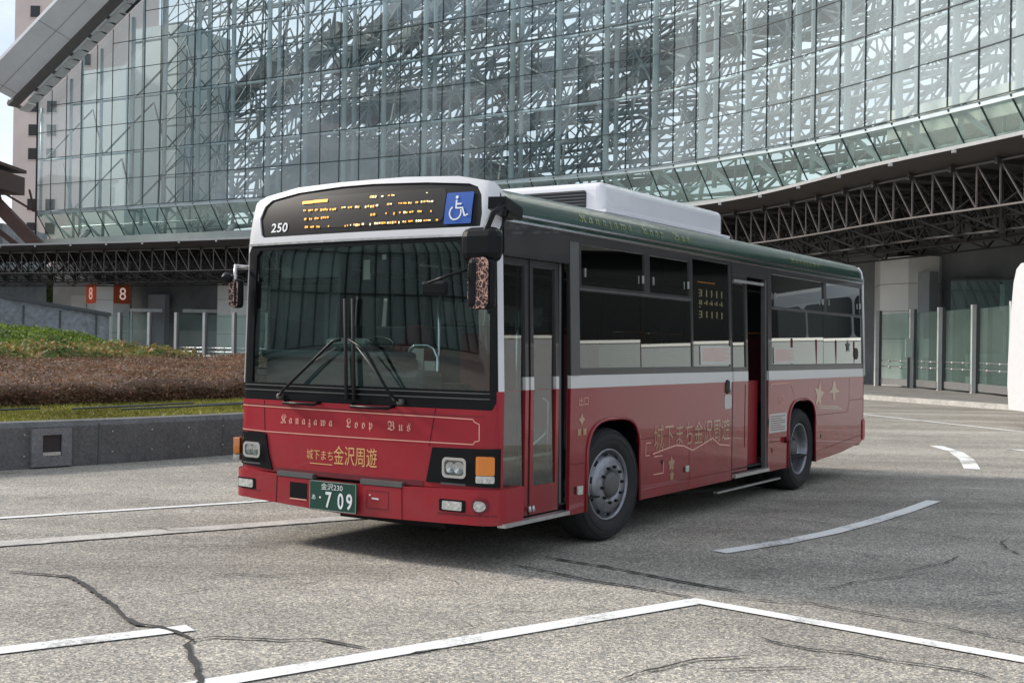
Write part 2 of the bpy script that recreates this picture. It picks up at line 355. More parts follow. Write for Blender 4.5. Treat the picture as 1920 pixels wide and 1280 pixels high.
def rrect(x0, x1, y0, y1, r, n=5):
    pts = []
    for cx, cy, a0 in ((x1-r, y1-r, 0), (x0+r, y1-r, 90), (x0+r, y0+r, 180), (x1-r, y0+r, 270)):
        for i in range(n+1):
            a = math.radians(a0+90*i/n); pts.append((cx+r*math.cos(a), cy+r*math.sin(a)))
    return pts
def rect(x0, x1, y0, y1): return [(x0, y0), (x1, y0), (x1, y1), (x0, y1)]
def stroke(pts, w):
    """closed outline of an open polyline of width w"""
    P = [Vector((p[0], p[1])) for p in pts]; L = []; R = []
    for i, p in enumerate(P):
        d = (P[min(i+1, len(P)-1)]-P[max(i-1, 0)]).normalized(); n = Vector((-d.y, d.x))*(w/2); L.append(p+n); R.append(p-n)
    return L, R
def strokes_mesh(mb, pts, w, fn):
    L, R = stroke(pts, w); n = len(L)
    mb.add([fn(p.x, p.y) for p in L]+[fn(p.x, p.y) for p in R], [(i, i+1, n+i+1, n+i) for i in range(n-1)])
TXT = {}
def text2d(s, size, spacing=1.0, fat=0):
    cu = bpy.data.curves.new('lettering', 'FONT'); cu.body = s; cu.size = size; cu.space_character = spacing; cu.resolution_u = 3; cu.offset = fat
    o = bpy.data.objects.new('lettering', cu); COL.objects.link(o)
    bpy.context.view_layer.update(); dg = bpy.context.evaluated_depsgraph_get()
    me = bpy.data.meshes.new_from_object(o.evaluated_get(dg))
    vs = [tuple(v.co) for v in me.vertices]; fs = [tuple(p.vertices) for p in me.polygons]
    bpy.data.objects.remove(o); bpy.data.curves.remove(cu); bpy.data.meshes.remove(me)
    return vs, fs
def text_fit(mb, s, u0, u1, v0, v1, fn, spacing=1.0, bold=0):
    """fits lettering into the box u0..u1 x v0..v1 (u1<u0 allowed) and maps it with fn(u,v)"""
    vs, fs = text2d(s, 1, spacing, bold)
    if not vs: return
    ax = min(v[0] for v in vs); bx_ = max(v[0] for v in vs); ay = min(v[1] for v in vs); by_ = max(v[1] for v in vs)
    mb.add([fn(u0+(v[0]-ax)/(bx_-ax)*(u1-u0), v0+(v[1]-ay)/(by_-ay)*(v1-v0)) for v in vs], fs)

# ------------------------------------------------------------------ camera, world, sun
cam_d = bpy.data.cameras.new('camera'); cam = bpy.data.objects.new('camera', cam_d); COL.objects.link(cam); scene.camera = cam
cam_d.sensor_width = 36; cam_d.lens = 2225.08/1920*36; cam_d.clip_end = 3000; cam_d.clip_start = .1
cp, sp = math.cos(.0047), math.sin(.0047); cr_, sr_ = math.cos(.015), math.sin(.015)
fw = Vector((0, cp, sp)); u0 = Vector((0, -sp, cp)); r0 = Vector((1, 0, 0))
rt = cr_*r0+sr_*u0; up = -sr_*r0+cr_*u0
mw = Matrix.Identity(4)
for i in range(3): mw[i][0] = rt[i]; mw[i][1] = up[i]; mw[i][2] = -fw[i]
mw[2][3] = 1.6239
cam.matrix_world = mw

SUN = Vector((-.86, .34, 0)).normalized(); EL = math.radians(31)
sd = Vector((SUN.x*math.cos(EL), SUN.y*math.cos(EL), math.sin(EL)))
ld = bpy.data.lights.new('sun', 'SUN'); lo = bpy.data.objects.new('sun', ld); COL.objects.link(lo)
ld.energy = 3.9; ld.angle = math.radians(9.0); ld.color = (1, .93, .84)
lo.rotation_euler = sd.to_track_quat('Z', 'Y').to_euler(); lo.location = (0, 0, 50)
w = bpy.data.worlds.new('World'); scene.world = w; w.use_nodes = True
nt = w.node_tree; nt.nodes.clear()
wo = N(nt, 'ShaderNodeOutputWorld'); bg = N(nt, 'ShaderNodeBackground'); bg.inputs['Strength'].default_value = .138
sky = N(nt, 'ShaderNodeTexSky', _sky_type='NISHITA'); sky.sun_disc = False; sky.sun_elevation = EL
sky.sun_rotation = math.atan2(sd.x, sd.y); sky.air_density = 1.0; sky.dust_density = 1.5
tc = N(nt, 'ShaderNodeTexCoord'); mp = N(nt, 'ShaderNodeMapping'); mp.inputs['Scale'].default_value = (1, 1, 2.6)
cn = N(nt, 'ShaderNodeTexNoise', Scale=2.6, Detail=8.0, Roughness=.58)
nt.links.new(tc.outputs['Generated'], mp.inputs[0]); nt.links.new(mp.outputs[0], cn.inputs['Vector'])
cr = N(nt, 'ShaderNodeValToRGB'); cr.color_ramp.elements[0].position = .30; cr.color_ramp.elements[1].position = .54
nt.links.new(cn.outputs['Fac'], cr.inputs[0])
mx = N(nt, 'ShaderNodeMix', _data_type='RGBA'); mx.inputs[7].default_value = (7.6, 8.2, 8.8, 1)
sc_ = N(nt, 'ShaderNodeMath', _operation='MULTIPLY'); sc_.inputs[1].default_value = .8
nt.links.new(cr.outputs[0], sc_.inputs[0]); nt.links.new(sc_.outputs[0], mx.inputs[0]); nt.links.new(sky.outputs[0], mx.inputs[6])
nt.links.new(mx.outputs[2], bg.inputs['Color']); nt.links.new(bg.outputs[0], wo.inputs[0])
scene.view_settings.view_transform = 'Standard'; scene.view_settings.look = 'None'; scene.view_settings.exposure = 0
scene.cycles.max_bounces = 8; scene.cycles.transparent_max_bounces = 24; scene.cycles.glossy_bounces = 4; scene.cycles.caustics_reflective = False
scene.cycles.caustics_refractive = False; scene.cycles.sample_clamp_indirect = 4

# ------------------------------------------------------------------ ground and markings
def sheet(name, pts, z, m, kind='structure', parent=None):
    mb = MB(); mb.add([(x, y, z) for x, y in pts], [tuple(range(len(pts)))]); o = mb.obj(name, m, parent)
    if kind: tag(o, kind=kind)
    return o
sheet('ground', [(-900, -900), (900, -900), (900, 1200), (-900, 1200)], 0, 'asphalt')
def ribbon(name, pts, wid, z, m, jag=0, taper=False):
    P = []
    for a, b in zip(pts, pts[1:]):
        n = max(1, int(math.dist(a, b)/(.05 if jag else 10)))
        for i in range(n): P.append((a[0]+(b[0]-a[0])*i/n, a[1]+(b[1]-a[1])*i/n))
    P.append(pts[-1])
    if jag: P = [P[0]]+[(x+random.uniform(-jag, jag), y+random.uniform(-jag, jag)) for x, y in P[1:-1]]+[P[-1]]
    L, R = stroke(P, wid); n = len(L)
    if jag:
        for i in range(n):
            k = random.uniform(.45, 1.25)*(min(1, .25+i/4, .25+(n-1-i)/4) if taper else 1); c = (L[i]+R[i])/2; L[i] = c+(L[i]-c)*k; R[i] = c+(R[i]-c)*k
    mb = MB(); mb.add([(p.x, p.y, z) for p in L]+[(p.x, p.y, z) for p in R], [(n+i, n+i+1, i+1, i) for i in range(n-1)])
    return tag(mb.obj(name, m), kind='structure')
ribbon('road_marking_line', [(-9, 7.75), (-4.62, 10.76), (-2.4, 12.29), (2.4, 15.6)], .10, .008, 'paint')
ribbon('concrete_channel', [(-9, 6.05), (-4.02, 9.42), (-1.2, 11.32), (3.5, 14.5)], .27, .006, 'gutter')
ribbon('channel_edge', [(-9, 5.89), (-4.02, 9.26), (-1.2, 11.16), (3.5, 14.34)], .035, .007, 'crack', .008)
ribbon('road_marking_line', [(-4.4, 5.03), (-1.80, 6.74)], .15, .008, 'paint')
ribbon('road_marking_line', [(-3.6, 3.95), (-1.39, 5.67), (1.215, 7.66)], .15, .008, 'paint')
ribbon('road_marking_line', [(1.17, 7.70), (2.74, 6.31), (5.2, 4.13)], .13, .009, 'paint')
ribbon('road_marking_line', [(1.69, 9.53), (2.30, 10.05), (2.89, 10.66), (3.45, 11.35), (4.08, 12.2), (4.66, 13.05)], .15, .008, 'paint')
ribbon('road_marking_line', [(8.9, 32.5), (9.29, 30.77), (10.77, 24.91), (12.5, 18)], .14, .008, 'paint')
ribbon('road_marking_line', [(7.46, 20.82), (7.35, 19.6), (7.0, 18.2), (6.5, 16.7)], .22, .008, 'paint')
ribbon('road_marking_line', [(8.5, 20.3), (10.5, 17.6)], .2, .008, 'paint')
CR = {'c1':[(-3.51,8.29),(-3.24,8.21),(-3.01,8.14),(-2.84,7.92),(-2.64,7.6),(-2.43,7.3),(-2.26,6.98),(-2.11,6.79),(-1.97,6.74),(-1.86,6.65),(-1.76,6.53),(-1.71,6.45)],
'c2':[(-1.71,6.48),(-1.71,6.33),(-1.62,6.1),(-1.54,5.9),(-1.46,5.67),(-1.4,5.3)],'c3':[(-1.71,6.45),(-1.62,6.54),(-1.44,6.51),(-1.23,6.48),(-1.06,6.52),(-0.9,6.44),(-0.73,6.31)],
'c5':[(-2.14,8.16),(-1.92,8.32),(-1.68,8.27),(-1.37,8.39)],'c6':[(-2.21,7.59),(-2.06,7.72),(-1.96,7.9)],'c7':[(-2.93,7.26),(-2.8,7.31),(-2.62,7.28)],'c8':[(-0.89,6.68),(-0.69,6.67)],
'c9':[(-0.57,6.13),(-0.48,6.27),(-0.32,6.36),(-0.19,6.42),(-0.09,6.35),(0.02,6.3)],
'd1':[(0.02,8.83),(0.18,8.69),(0.37,8.5),(0.58,8.27),(0.76,8.15),(0.96,7.98),(1.21,7.75)],'d2':[(0.27,9.19),(0.49,8.98),(0.7,8.83),(0.88,8.64),(1.08,8.41),(1.31,8.19),(1.59,7.94)],
'd3':[(1.46,7.81),(1.75,7.66),(1.95,7.64),(2.12,7.46),(2.31,7.29),(2.57,7.09),(2.78,6.81),(2.91,6.7),(3.4,6.2)],'d4':[(1.41,6.73),(1.5,6.58),(1.66,6.45),(1.87,6.38),(1.99,6.25),(2.18,6.16),(2.34,6.06),(2.45,5.88)],
'd5':[(0.54,5.78),(0.67,5.95),(0.78,6.03),(0.87,6.11),(1.0,6.22),(1.18,6.26),(1.3,6.32)],'d6':[(0.9,6.08),(1.02,6.02),(1.19,6.04),(1.59,6.1)],'d7':[(2.09,8.07),(2.26,8.17),(2.43,8.36),(2.71,8.53),(3.04,8.71)],
'd8':[(2.93,8.8),(3.19,9.03),(3.36,9.16),(3.62,9.53)],'d9':[(3.08,7.96),(3.28,8.06),(3.49,8.12)],'d10':[(2.16,11.76),(2.52,11.58),(2.87,11.31),(3.04,11.19)],'d11':[(3.48,10.99),(3.78,10.7),(4.08,10.32)],
'd12':[(2.73,9.7),(2.87,9.47),(3.13,9.39)],'d13':[(4.12,10.02),(4.16,9.89),(4.23,10.24),(4.38,10.43)],'d14':[(4.15,9.87),(4.13,9.51)],'d15':[(3.0,12.61),(3.47,12.56)],'d16':[(4.34,12.25),(4.81,12.1),(5.14,11.98)],
'e1':[(-3.4,10.2),(-3.1,10.35),(-2.9,10.2),(-2.6,10.3)],'e2':[(-2.9,9.3),(-2.4,9.5),(-1.9,9.45)],'e3':[(6.5,22),(7.5,21.5),(8.2,22.5)],'e4':[(5.0,14.3),(6.2,14.0)]}
wid = {'c1': .04, 'c2': .04, 'c3': .028, 'd1': .03, 'd2': .04, 'd3': .02, 'd4': .022, 'd5': .022}
for k, p in CR.items(): ribbon('pavement_crack', p, wid.get(k, .014), .012, 'crack', .007, True)
# small dark surface seams fanning over the surface
for q in range(26):
    x = random.uniform(-3.5, 4.5); y = random.uniform(6.5, 14)
    if y < 6.2+abs(x)*.2: continue
    a = random.uniform(0, PI); l = random.uniform(.15, .5)
    ribbon('pavement_crack', [(x, y), (x+l*.5*math.cos(a), y+l*.5*math.sin(a)), (x+l*math.cos(a+.3), y+l*math.sin(a+.3))], .007, .005, 'crack', .006, True)

# ------------------------------------------------------------------ curves of the plaza edge
def catmull(P, step):
    P = [Vector((a, b, 0)) for a, b in P]; P = [P[0]*2-P[1]]+P+[P[-1]*2-P[-2]]; fine = []
    for i in range(1, len(P)-2):
        for k in range(24):
            t = k/24; a, b, c, d = P[i-1], P[i], P[i+1], P[i+2]
            fine.append(.5*((2*b)+(c-a)*t+(2*a-5*b+4*c-d)*t*t+(3*b-a-3*c+d)*t**3))
    fine.append(P[-2]); out = [fine[0]]; acc = 0
    for a, b in zip(fine, fine[1:]):
        seg = (b-a).length; 
        while acc+seg >= step:
            k = (step-acc)/seg; a = a+(b-a)*k; out.append(a.copy()); seg = (b-a).length; acc = 0
        acc += seg
    return out
def normals(P):
    out = []
    for i in range(len(P)):
        d = (P[min(i+1, len(P)-1)]-P[max(i-1, 0)]).normalized(); out.append(Vector((-d.y, d.x, 0)))  # points away from the plaza
    return out
CAN = catmull([(-62, 92), (-36.5, 84.4), (-16.8, 75.7), (-2, 66), (8.95, 54.4), (13.2, 42.3), (15.5, 36.2), (18.5, 27), (22, 15)], 1.04)
CANn = normals(CAN)
def can(i, off, z): p = CAN[i]+CANn[i]*off; return Vector((p.x, p.y, z))
WALL = catmull([(-38.6, 95.8), (-17.5, 84), (-4, 75.8), (6.6, 68.3), (12, 61.8), (15, 56.9), (18, 50.5), (19.9, 45.9), (23, 36), (26, 25)], 1.7)
WALn = normals(WALL)
def wal(i, off, z): p = WALL[i]+WALn[i]*off; return Vector((p.x, p.y, z))

# pavement in front of the station
mb = MB(); n = len(CAN)
top = [can(i, -1.2, .14) for i in range(n)]; far = [can(i, 60 if i < n*.6 else 40, .14) for i in range(n)]
vs = [tuple(p) for p in top]+[tuple(p) for p in far]; mb.add(vs, [(i, i+1, n+i+1, n+i) for i in range(n-1)])
tag(mb.obj('pavement', 'pave'), kind='structure')
mb = MB()
for i in range(n-1):
    a, b = can(i, -1.35, 0), can(i+1, -1.35, 0); c, d = can(i, -1.35, .16), can(i+1, -1.35, .16); e, f = can(i, -1.2, .16), can(i+1, -1.2, .16)
    mb.add([a, b, d, c, e, f], [(0, 1, 2, 3), (3, 2, 5, 4)])
tag(mb.obj('kerb', 'gutter'), kind='structure')

# ------------------------------------------------------------------ glass dome hall
dome = thing('glass_dome', 'huge glass dome hall with tubular steel lattice behind the bus canopy', 'building')
nW = len(WALL); ZB = 12.0; RH = 2.1; NR = 13
d_left = (WALL[1]-WALL[0]).normalized()
def roofline(i):  # the eave line climbs steeply from the left end
    return min(ZB+RH*NR, 20.6+(i*1.7)*.60)
# glass panes: one sheet per bay row, slightly tilted pane to pane so reflections break at the joints
gm = MB()
for i in range(nW-1):
    zt0, zt1 = roofline(i), roofline(i+1)
    for r in range(NR):
        z0 = ZB+r*RH; z1 = z0+RH
        if z0 >= min(zt0, zt1)-.01 and z0 >= max(zt0, zt1)-.4: continue
        j = [random.uniform(-.006, .006) for _ in range(4)]
        a, b = wal(i, j[0], z0), wal(i+1, j[1], z0); c, d = wal(i+1, j[2], min(z1, zt1)), wal(i, j[3], min(z1, zt0))
        if d.z <= z0: d.z = z0+.01
        gm.add([a, b, c, d], [(0, 1, 2, 3)])
tag(gm.obj('glass_wall', 'domeglass', dome), 'pale green glass curtain wall')
jm = MB()
for i in range(nW):
    jm.tube(wal(i, -.02, ZB), wal(i, -.02, roofline(i)), .035, 4)
for r in range(0, NR):
    z = ZB+r*RH
    for i in range(nW-1):
        if z < roofline(i)-.3: jm.tube(wal(i, -.02, z), wal(i+1, -.02, z), .028, 4)
jm.obj('glazing_grid', 'joint', dome)
for i in range(0, nW, 2):   # main posts
    mb = MB(); mb.tube(wal(i, .45, ZB-.4), wal(i, .45, roofline(i)-.2), .17 if i > 4 else .13, 8)
    if i % 4 == 2: mb.tube(wal(i, 1.5, ZB-1.4), wal(i, 1.5, roofline(i)+2), .14, 8)
    for r in range(1, NR):
        z = ZB+r*RH
        if z < roofline(i)-.3: mb.tube(wal(i, .55, z), wal(i, 0, z), .05, 4)
    mb.obj('post', 'steel', dome)
for r in range(0, NR+1, 2):
    mb = MB(); z = ZB+r*RH
    for i in range(0, nW-2, 2):
        if z < roofline(i)-.3: mb.tube(wal(i, .6, z), wal(i+2, .6, z), .095, 6)
    if mb.v: mb.obj('rail', 'steel', dome)
bm_ = MB()
for i in range(0, nW-2, 2):
    for r in range(0, NR-1, 2):
        z = ZB+r*RH
        if i < 6 and r > 2: continue
        if z+2*RH > roofline(i)+1: continue
        a, b = ((i, i+2) if (i//2+r//2) % 2 else (i+2, i))
        bm_.tube(wal(a, .7, z), wal(b, 2.6, z+2*RH), .075, 5)
        if i > 6: bm_.tube(wal(b, .7, z), wal(a, 2.6, z+2*RH), .06, 5)
bm_.obj('wall_bracing', 'steel2', dome)
# double-layer lattice behind the wall
def lattice(name, m, off, lean, cell, rows, z0, r, depth, jit, i0=0, i1=None, zig=0.0):
    """two leaning skins of triangles tied together; off = distance behind the glass, lean = metres back per metre up"""
    mb = MB(); st = max(1, round(cell/1.7)); idx = list(range(i0, i1 or nW, st)); R = random.Random(int(off*10))
    def P(k, q, dd):
        z = z0+q*cell*.95; return wal(min(idx[k], nW-1), off+dd+(z-z0)*lean+zig*math.sin(idx[k]*.35), z+zig*math.cos(idx[k]*.5+q)*.4)+Vector((R.uniform(-jit, jit), R.uniform(-jit, jit), R.uniform(-jit, jit)))
    A = [[P(k, q, 0) for q in range(rows)] for k in range(len(idx))]; B = [[P(k, q, depth)+Vector((.6, 0, cell*.45)) for q in range(rows)] for k in range(len(idx))]
    for k in range(len(idx)):
        for q in range(rows):
            if A[k][q].z > roofline(idx[k])+9: continue
            if k+1 < len(idx):
                mb.tube(A[k][q], A[k+1][q], r, 4, caps=False); mb.tube(B[k][q], B[k+1][q], r*.9, 4, caps=False); mb.tube(B[k][q], A[k+1][q], r*.6, 3, caps=False)
            if q+1 < rows:
                mb.tube(A[k][q], A[k][q+1], r, 4, caps=False); mb.tube(B[k][q], B[k][q+1], r*.7, 3, caps=False); mb.tube(A[k][q+1], B[k][q], r*.6, 3, caps=False)
            if k+1 < len(idx) and q+1 < rows:
                mb.tube(A[k][q], A[k+1][q+1], r*.7, 3, caps=False)
                if (k+q) % 2: mb.tube(B[k+1][q], B[k][q+1], r*.6, 3, caps=False)
            mb.tube(A[k][q], B[k][q], r*.6, 3, caps=False)
    return mb.obj(name, m, dome)
lattice('inner_lattice', 'steel2', 3.2, .02, 4.25, 8, ZB-1.5, .085, 1.9, .05, 6)
lattice('middle_lattice', 'steel2', 8, .25, 5.1, 7, ZB-1, .13, 2.6, .04, 3, zig=.3)
lattice('roof_lattice', 'steel3', 15, .9, 4.25, 9, ZB+3, .16, 2.8, .05, 0, 44, zig=.4)
lattice('roof_lattice', 'steel2', 17, .9, 5.1, 7, ZB+3, .15, 2.8, .05, 44, zig=.4)
lattice('far_lattice', 'steel2', 30, .6, 5.1, 9, ZB-2, .16, 3.0, .06, 0, zig=.3)
# dark sweep of the roof shell crossing the upper middle, and the slanting ribs below it
mb = MB()
for k in range(9):
    a = wal(10+k*2, 14+k*.6, ZB+1+k*1.15); b = wal(12+k*2, 14+k*.6, ZB+2.15+k*1.15)
    mb.beam(a, b, .5, .9)
    mb.tube(a, wal(10+k*2, 20, ZB-2), .12, 5); mb.tube(a+Vector((0, 0, 2.3)), b+Vector((0, 0, 2.6)), .14, 5); mb.tube(a, b+Vector((0, 0, 2.5)), .1, 5)
mb.obj('slanting_girder', 'steel3', dome)
mb = MB()
for k in range(7):
    a = wal(4+k*3, 13+k*2, roofline(4+k*3)*.62+6); b = wal(9+k*3, 12+k*1.5, roofline(4+k*3)*.62+10.5)
    mb.beam(a, b, 1.5, .9)
for k in range(6):
    mb.beam(wal(6+k*4, 21, 21+k*.6), wal(12+k*4, 24, 24.5+k*.4), 2.4, .7)
mb.obj('roof_girder', 'steel3', dome)
# hall block standing inside (dark mass low on the left)
hall = MB()
pts = [(8, 12.5), (8, 20.2), (13, 19.6), (18, 17.6), (20, 16.8), (20, 12.5)]
def hp(i, z, off): p = wal(int(i), off, z); return p
for (i0_, z0_, z1_) in ((5, 9.5, 15.4), (8, 9.5, 19.8), (12, 9.5, 19.2), (16, 9.5, 17.6)):
    j = i0_+4; a, b = wal(i0_, 17, z0_), wal(j, 17, z0_); t = (z1_-.0)
    zt2 = {5: 19.8, 8: 19.2, 12: 17.6, 16: 15.8}[i0_]
    a2 = wal(i0_, 17, z1_); b2 = wal(j, 17, zt2)
    c, d = wal(i0_, 27, z0_), wal(j, 27, z0_); c2, d2 = wal(i0_, 27, z1_), wal(j, 27, zt2)
    hall.add([a, b, b2, a2, c, d, d2, c2], [(0, 1, 2, 3), (5, 4, 7, 6), (3, 2, 6, 7), (4, 0, 3, 7), (1, 5, 6, 2)])
hall.obj('hall_block', 'hall', dome)
ip = MB()  # pale block imitating a building's reflection in the left panes
for (a_, b_, o_) in ((0, 3, 4.5), (3, 6, 5.2)):
    zt = roofline(b_)+.6; p = [wal(a_, o_, 9.5), wal(b_, o_, 9.5), wal(b_, o_+6, 9.5), wal(a_, o_+6, 9.5)]; q = [Vector((v.x, v.y, zt)) for v in p]
    ip.add(p+q, [(0, 1, 5, 4), (1, 2, 6, 5), (2, 3, 7, 6), (3, 0, 4, 7), (4, 5, 6, 7)])
ip.obj('reflection_block', mat('pale_reflection', (.88, .92, .90), .7, var=.12, scale=.12), dome)
ip = MB()  # cream band imitating a bright reflection low in the right panes
for i in range(40, min(58, nW-1)):
    ip.add([wal(i, 3.0, 11.9), wal(i+1, 3.0, 11.9), wal(i+1, 3.0, 13.3), wal(i, 3.0, 13.3), wal(i, 7, 11.9), wal(i+1, 7, 11.9)], [(0, 1, 2, 3), (0, 4, 5, 1)])
ip.obj('reflection_band', mat('cream_reflection', (.72, .72, .62), .6, var=.15, scale=.3), dome)
mb = MB()
for i in range(8, nW-1):   # gallery rail and dark floor edge just inside
    mb.beam(wal(i, 6, 12.1), wal(i+1, 6, 12.1), .2, .5); mb.tube(wal(i, 6, 13.6), wal(i+1, 6, 13.6), .05, 4); mb.tube(wal(i, 6, 12.3), wal(i, 6, 13.6), .04, 4)
mb.obj('gallery_rail', 'steel3', dome)
# inclined glass skirt and ledge
sk = MB(); skj = MB(); skp = MB()
SKD, SKO = 2.2, 1.5
for i in range(nW-1):
    sk.add([wal(i, .05, ZB-.12), wal(i+1, .05, ZB-.12), wal(i+1, SKO, ZB-SKD), wal(i, SKO, ZB-SKD)], [(3, 2, 1, 0)])
for i in range(nW): skj.tube(wal(i, .02, ZB-.1), wal(i, SKO, ZB-SKD), .045, 4)
for i in range(0, nW-2, 2):
    skp.tube(wal(i, .8, ZB-.1), wal(i+1, 2.3, ZB-SKD), .13, 6); skp.tube(wal(i+2, .8, ZB-.1), wal(i+1, 2.3, ZB-SKD), .13, 6)
    skp.tube(wal(i, 2.2, ZB-SKD*.5), wal(i+2, 2.2, ZB-SKD*.5), .07, 5)
for i in range(nW-1): skp.beam(wal(i, .3, ZB-.15), wal(i+1, .3, ZB-.15), .5, .22)
sk.obj('glass_skirt', 'skirtglass', dome); skj.obj('skirt_grid', 'joint', dome); skp.obj('skirt_strut', 'steel', dome)
lg = MB()
for i in range(nW-1):
    lg.beam(wal(i, SKO-.6, ZB-SKD-.42), wal(i+1, SKO-.6, ZB-SKD-.42), 1.6, .7)
for i in range(3, nW, 9): lg.tube(wal(i, .2, ZB-SKD-.1), wal(i, .9, ZB-SKD+.5), .22, 6)
lg.obj('ledge', 'ledge', dome)
# station wall beneath the dome, dark rooms beyond the canopy
lw = MB()
for i in range(nW-1):
    lw.add([wal(i, 1.8, 0), wal(i+1, 1.8, 0), wal(i+1, 1.8, ZB-SKD-.7), wal(i, 1.8, ZB-SKD-.7)], [(0, 1, 2, 3)])
lw.obj('lower_wall', mat('lower_wall', (.22, .23, .24), .7, var=.35, scale=.25), dome)
# light and dark piers and counters that stand in front of the lower wall
for i in range(2, nW-1, 5):
    pr = MB()
    w_ = 1.4
    pr.beam(wal(i, 1.0, 0)+Vector((0, 0, 2.6)), wal(i+1, 1.0, 0)+Vector((0, 0, 2.6)), .5, 5.2); pr.obj('wall_pier', 'midgrey', dome)
# end return of the glass wall at the far left
er = MB()
# big grey eave slab with louvre strip
ev = MB()
def wl(t, off, z):
    p = WALL[0]+d_left*t+WALn[0]*off; return Vector((p.x, p.y, z))
sl = .60
def ez(t): return 20.75+t*sl
for (o0, o1, dz, name, m) in ((-1.6, -4.9, 0, 'eave', 'soffit'),):
    vs = []
    for t in (-.6, 40):
        vs += [wl(t, o0, ez(t)+.3), wl(t, o1, ez(t)+1.15), wl(t, o1, ez(t)+1.45), wl(t, 1.2, ez(t)+1.6)]
    ev.add(vs, [(0, 1, 5, 4), (1, 2, 6, 5), (2, 3, 7, 6), (0, 3, 2, 1), (4, 5, 6, 7), (0, 4, 7, 3)])
ev.obj('eave', 'soffit', dome)
lv = MB(); lvd = MB()
for k in range(0, 40):
    t = -1.2+k*1.0
    lv.beam(wl(t, -.35, ez(t)+.12), wl(t+.86, -.35, ez(t+.86)+.12), .9, .14)
    lvd.beam(wl(t, -1.5, ez(t)+.34), wl(t+1, -1.5, ez(t+1)+.34), .9, .25)
    if k % 2 == 0: lvd.beam(wl(t, -.1, ez(t)+.2), wl(t, -1.9, ez(t)+.6), .12, .3)
lv.obj('eave_louvre', 'louvre', dome); lvd.obj('eave_gutter', 'truss', dome)
sj = MB()
for k in range(0, 12, 2): sj.tube(wl(k*3, -1.7, ez(k*3)+.31), wl(k*3, -4.88, ez(k*3)+1.13), .012, 4)
sj.tube(wl(-.6, -3.3, ez(-.6)+.71), wl(40, -3.3, ez(40)+.71), .012, 4)
sj.obj('eave_joint', 'joint', dome)
ed = MB(); ed.beam(wl(-.2, -.1, 20.9), wl(30, -.1, ez(30)+.1), .3, .3); ed.tube(wl(0, 0, ZB-2.2), wl(0, 0, 20.8), .08, 4)
ed.obj('edge_frame', 'joint', dome)

# ------------------------------------------------------------------ pink tower, brown gate frame, left side
tw = thing('tower_block', 'tall pinkish rendered tower with small square windows behind the dome eave', 'building', (-63.5, 150, 0))
b = MB(); b.box(0, 14, 0, 14, 0, 75); b.obj('wall', 'tower', tw)
for z in (6, 9, 15, 18, 24.4, 27.4, 30.4, 36.4, 39.4, 42.4, 48.4):
    for x in (2.0, 4.3, 8.5):
        f = MB(); f.box(x-.12, x+1.32, -.10, -.02, z-.12, z+1.55); fo = f.obj('window', 'tower', tw)
        g = MB(); g.box(x, x+1.2, -.16, -.11, z, z+1.42); g.obj('pane', 'towerwin', fo)
gt = thing('gate_frame', 'dark brown steel canopy frame with raking legs left of the dome', 'canopy', (-46, 92, 0))
g = MB(); g.beam((-22, 0, 13.8), (7.0, 0, 13.8), 5, 1.4); g.beam((-22, 0, 15.0), (7.0, 0, 15.0), 5.6, .25); g.obj('roof_beam', 'brown', gt)
g = MB()
for k in range(12): g.tube((-20+k*2.4, -1, 13.1), (-18+k*2.4, 1, 11.7), .09, 5); g.tube((-18+k*2.4, 1, 11.7), (-17.6+k*2.4, -1, 13.1), .09, 5)
g.tube((-22, 0, 11.7), (7, 0, 11.7), .1, 5); g.obj('truss', 'brown', gt)
g = MB(); g.beam((4.8, 0, 13.2), (9.8, 0, 8.2), .8, .9); g.beam((1.5, 2, 13), (6.8, 2, 9), .3, .4); g.obj('leg', 'brown', gt)
lb = thing('louvred_building', 'dark blue louvred low building left of the brown frame legs', 'building', (-52, 104, 0))
g = MB(); g.box(-14, 7.2, 0, 10, 0, 11.8); g.obj('wall', 'panelgrey', lb)
g = MB()
for k in range(9): g.box(-14, 5.2, -.3, -.05, 8.2+k*.42, 8.42+k*.42)
g.obj('louvre', mat('blue_louvre', (.05, .08, .12), .5), lb)
g = MB(); g.box(-14, 15, -1, 11, 8.0-.4, 8.0); g.obj('canopy_slab', 'ledge', lb)
# sloping grey parapet of the underground entrance
pw = thing('sloping_parapet', 'grey panelled wall with a downward sloping top beyond the green hedge', 'wall', (0, 0, 0))
g = MB(); g.add([(-26, 41, 0), (-14.9, 43.5, 0), (-14.9, 43.5, 2.55), (-19.2, 42.5, 3.25), (-26, 41, 4.2), (-26, 41.4, 0), (-14.9, 43.9, 0), (-14.9, 43.9, 2.55), (-19.2, 42.9, 3.25), (-26, 41.4, 4.2)],
      [(0, 1, 2, 3, 4), (9, 8, 7, 6, 5), (4, 3, 8, 9), (3, 2, 7, 8), (1, 6, 7, 2)])
g.obj('wall', 'panelgrey', pw)
g = MB(); g.beam((-26, 41.2, 4.25), (-19.2, 42.7, 3.3), .6, .12); g.beam((-19.2, 42.7, 3.3), (-14.8, 43.7, 2.6), .6, .12); g.obj('coping', 'darkin', pw)
g = MB()
for k in range(9):
    x = -25+k*1.22; g.box(x, x+.05, 41+(x+26)*.225-.05, 41+(x+26)*.225-.01, 0, 3.9-(k*.17))
g.obj('joint', 'darkin', pw)

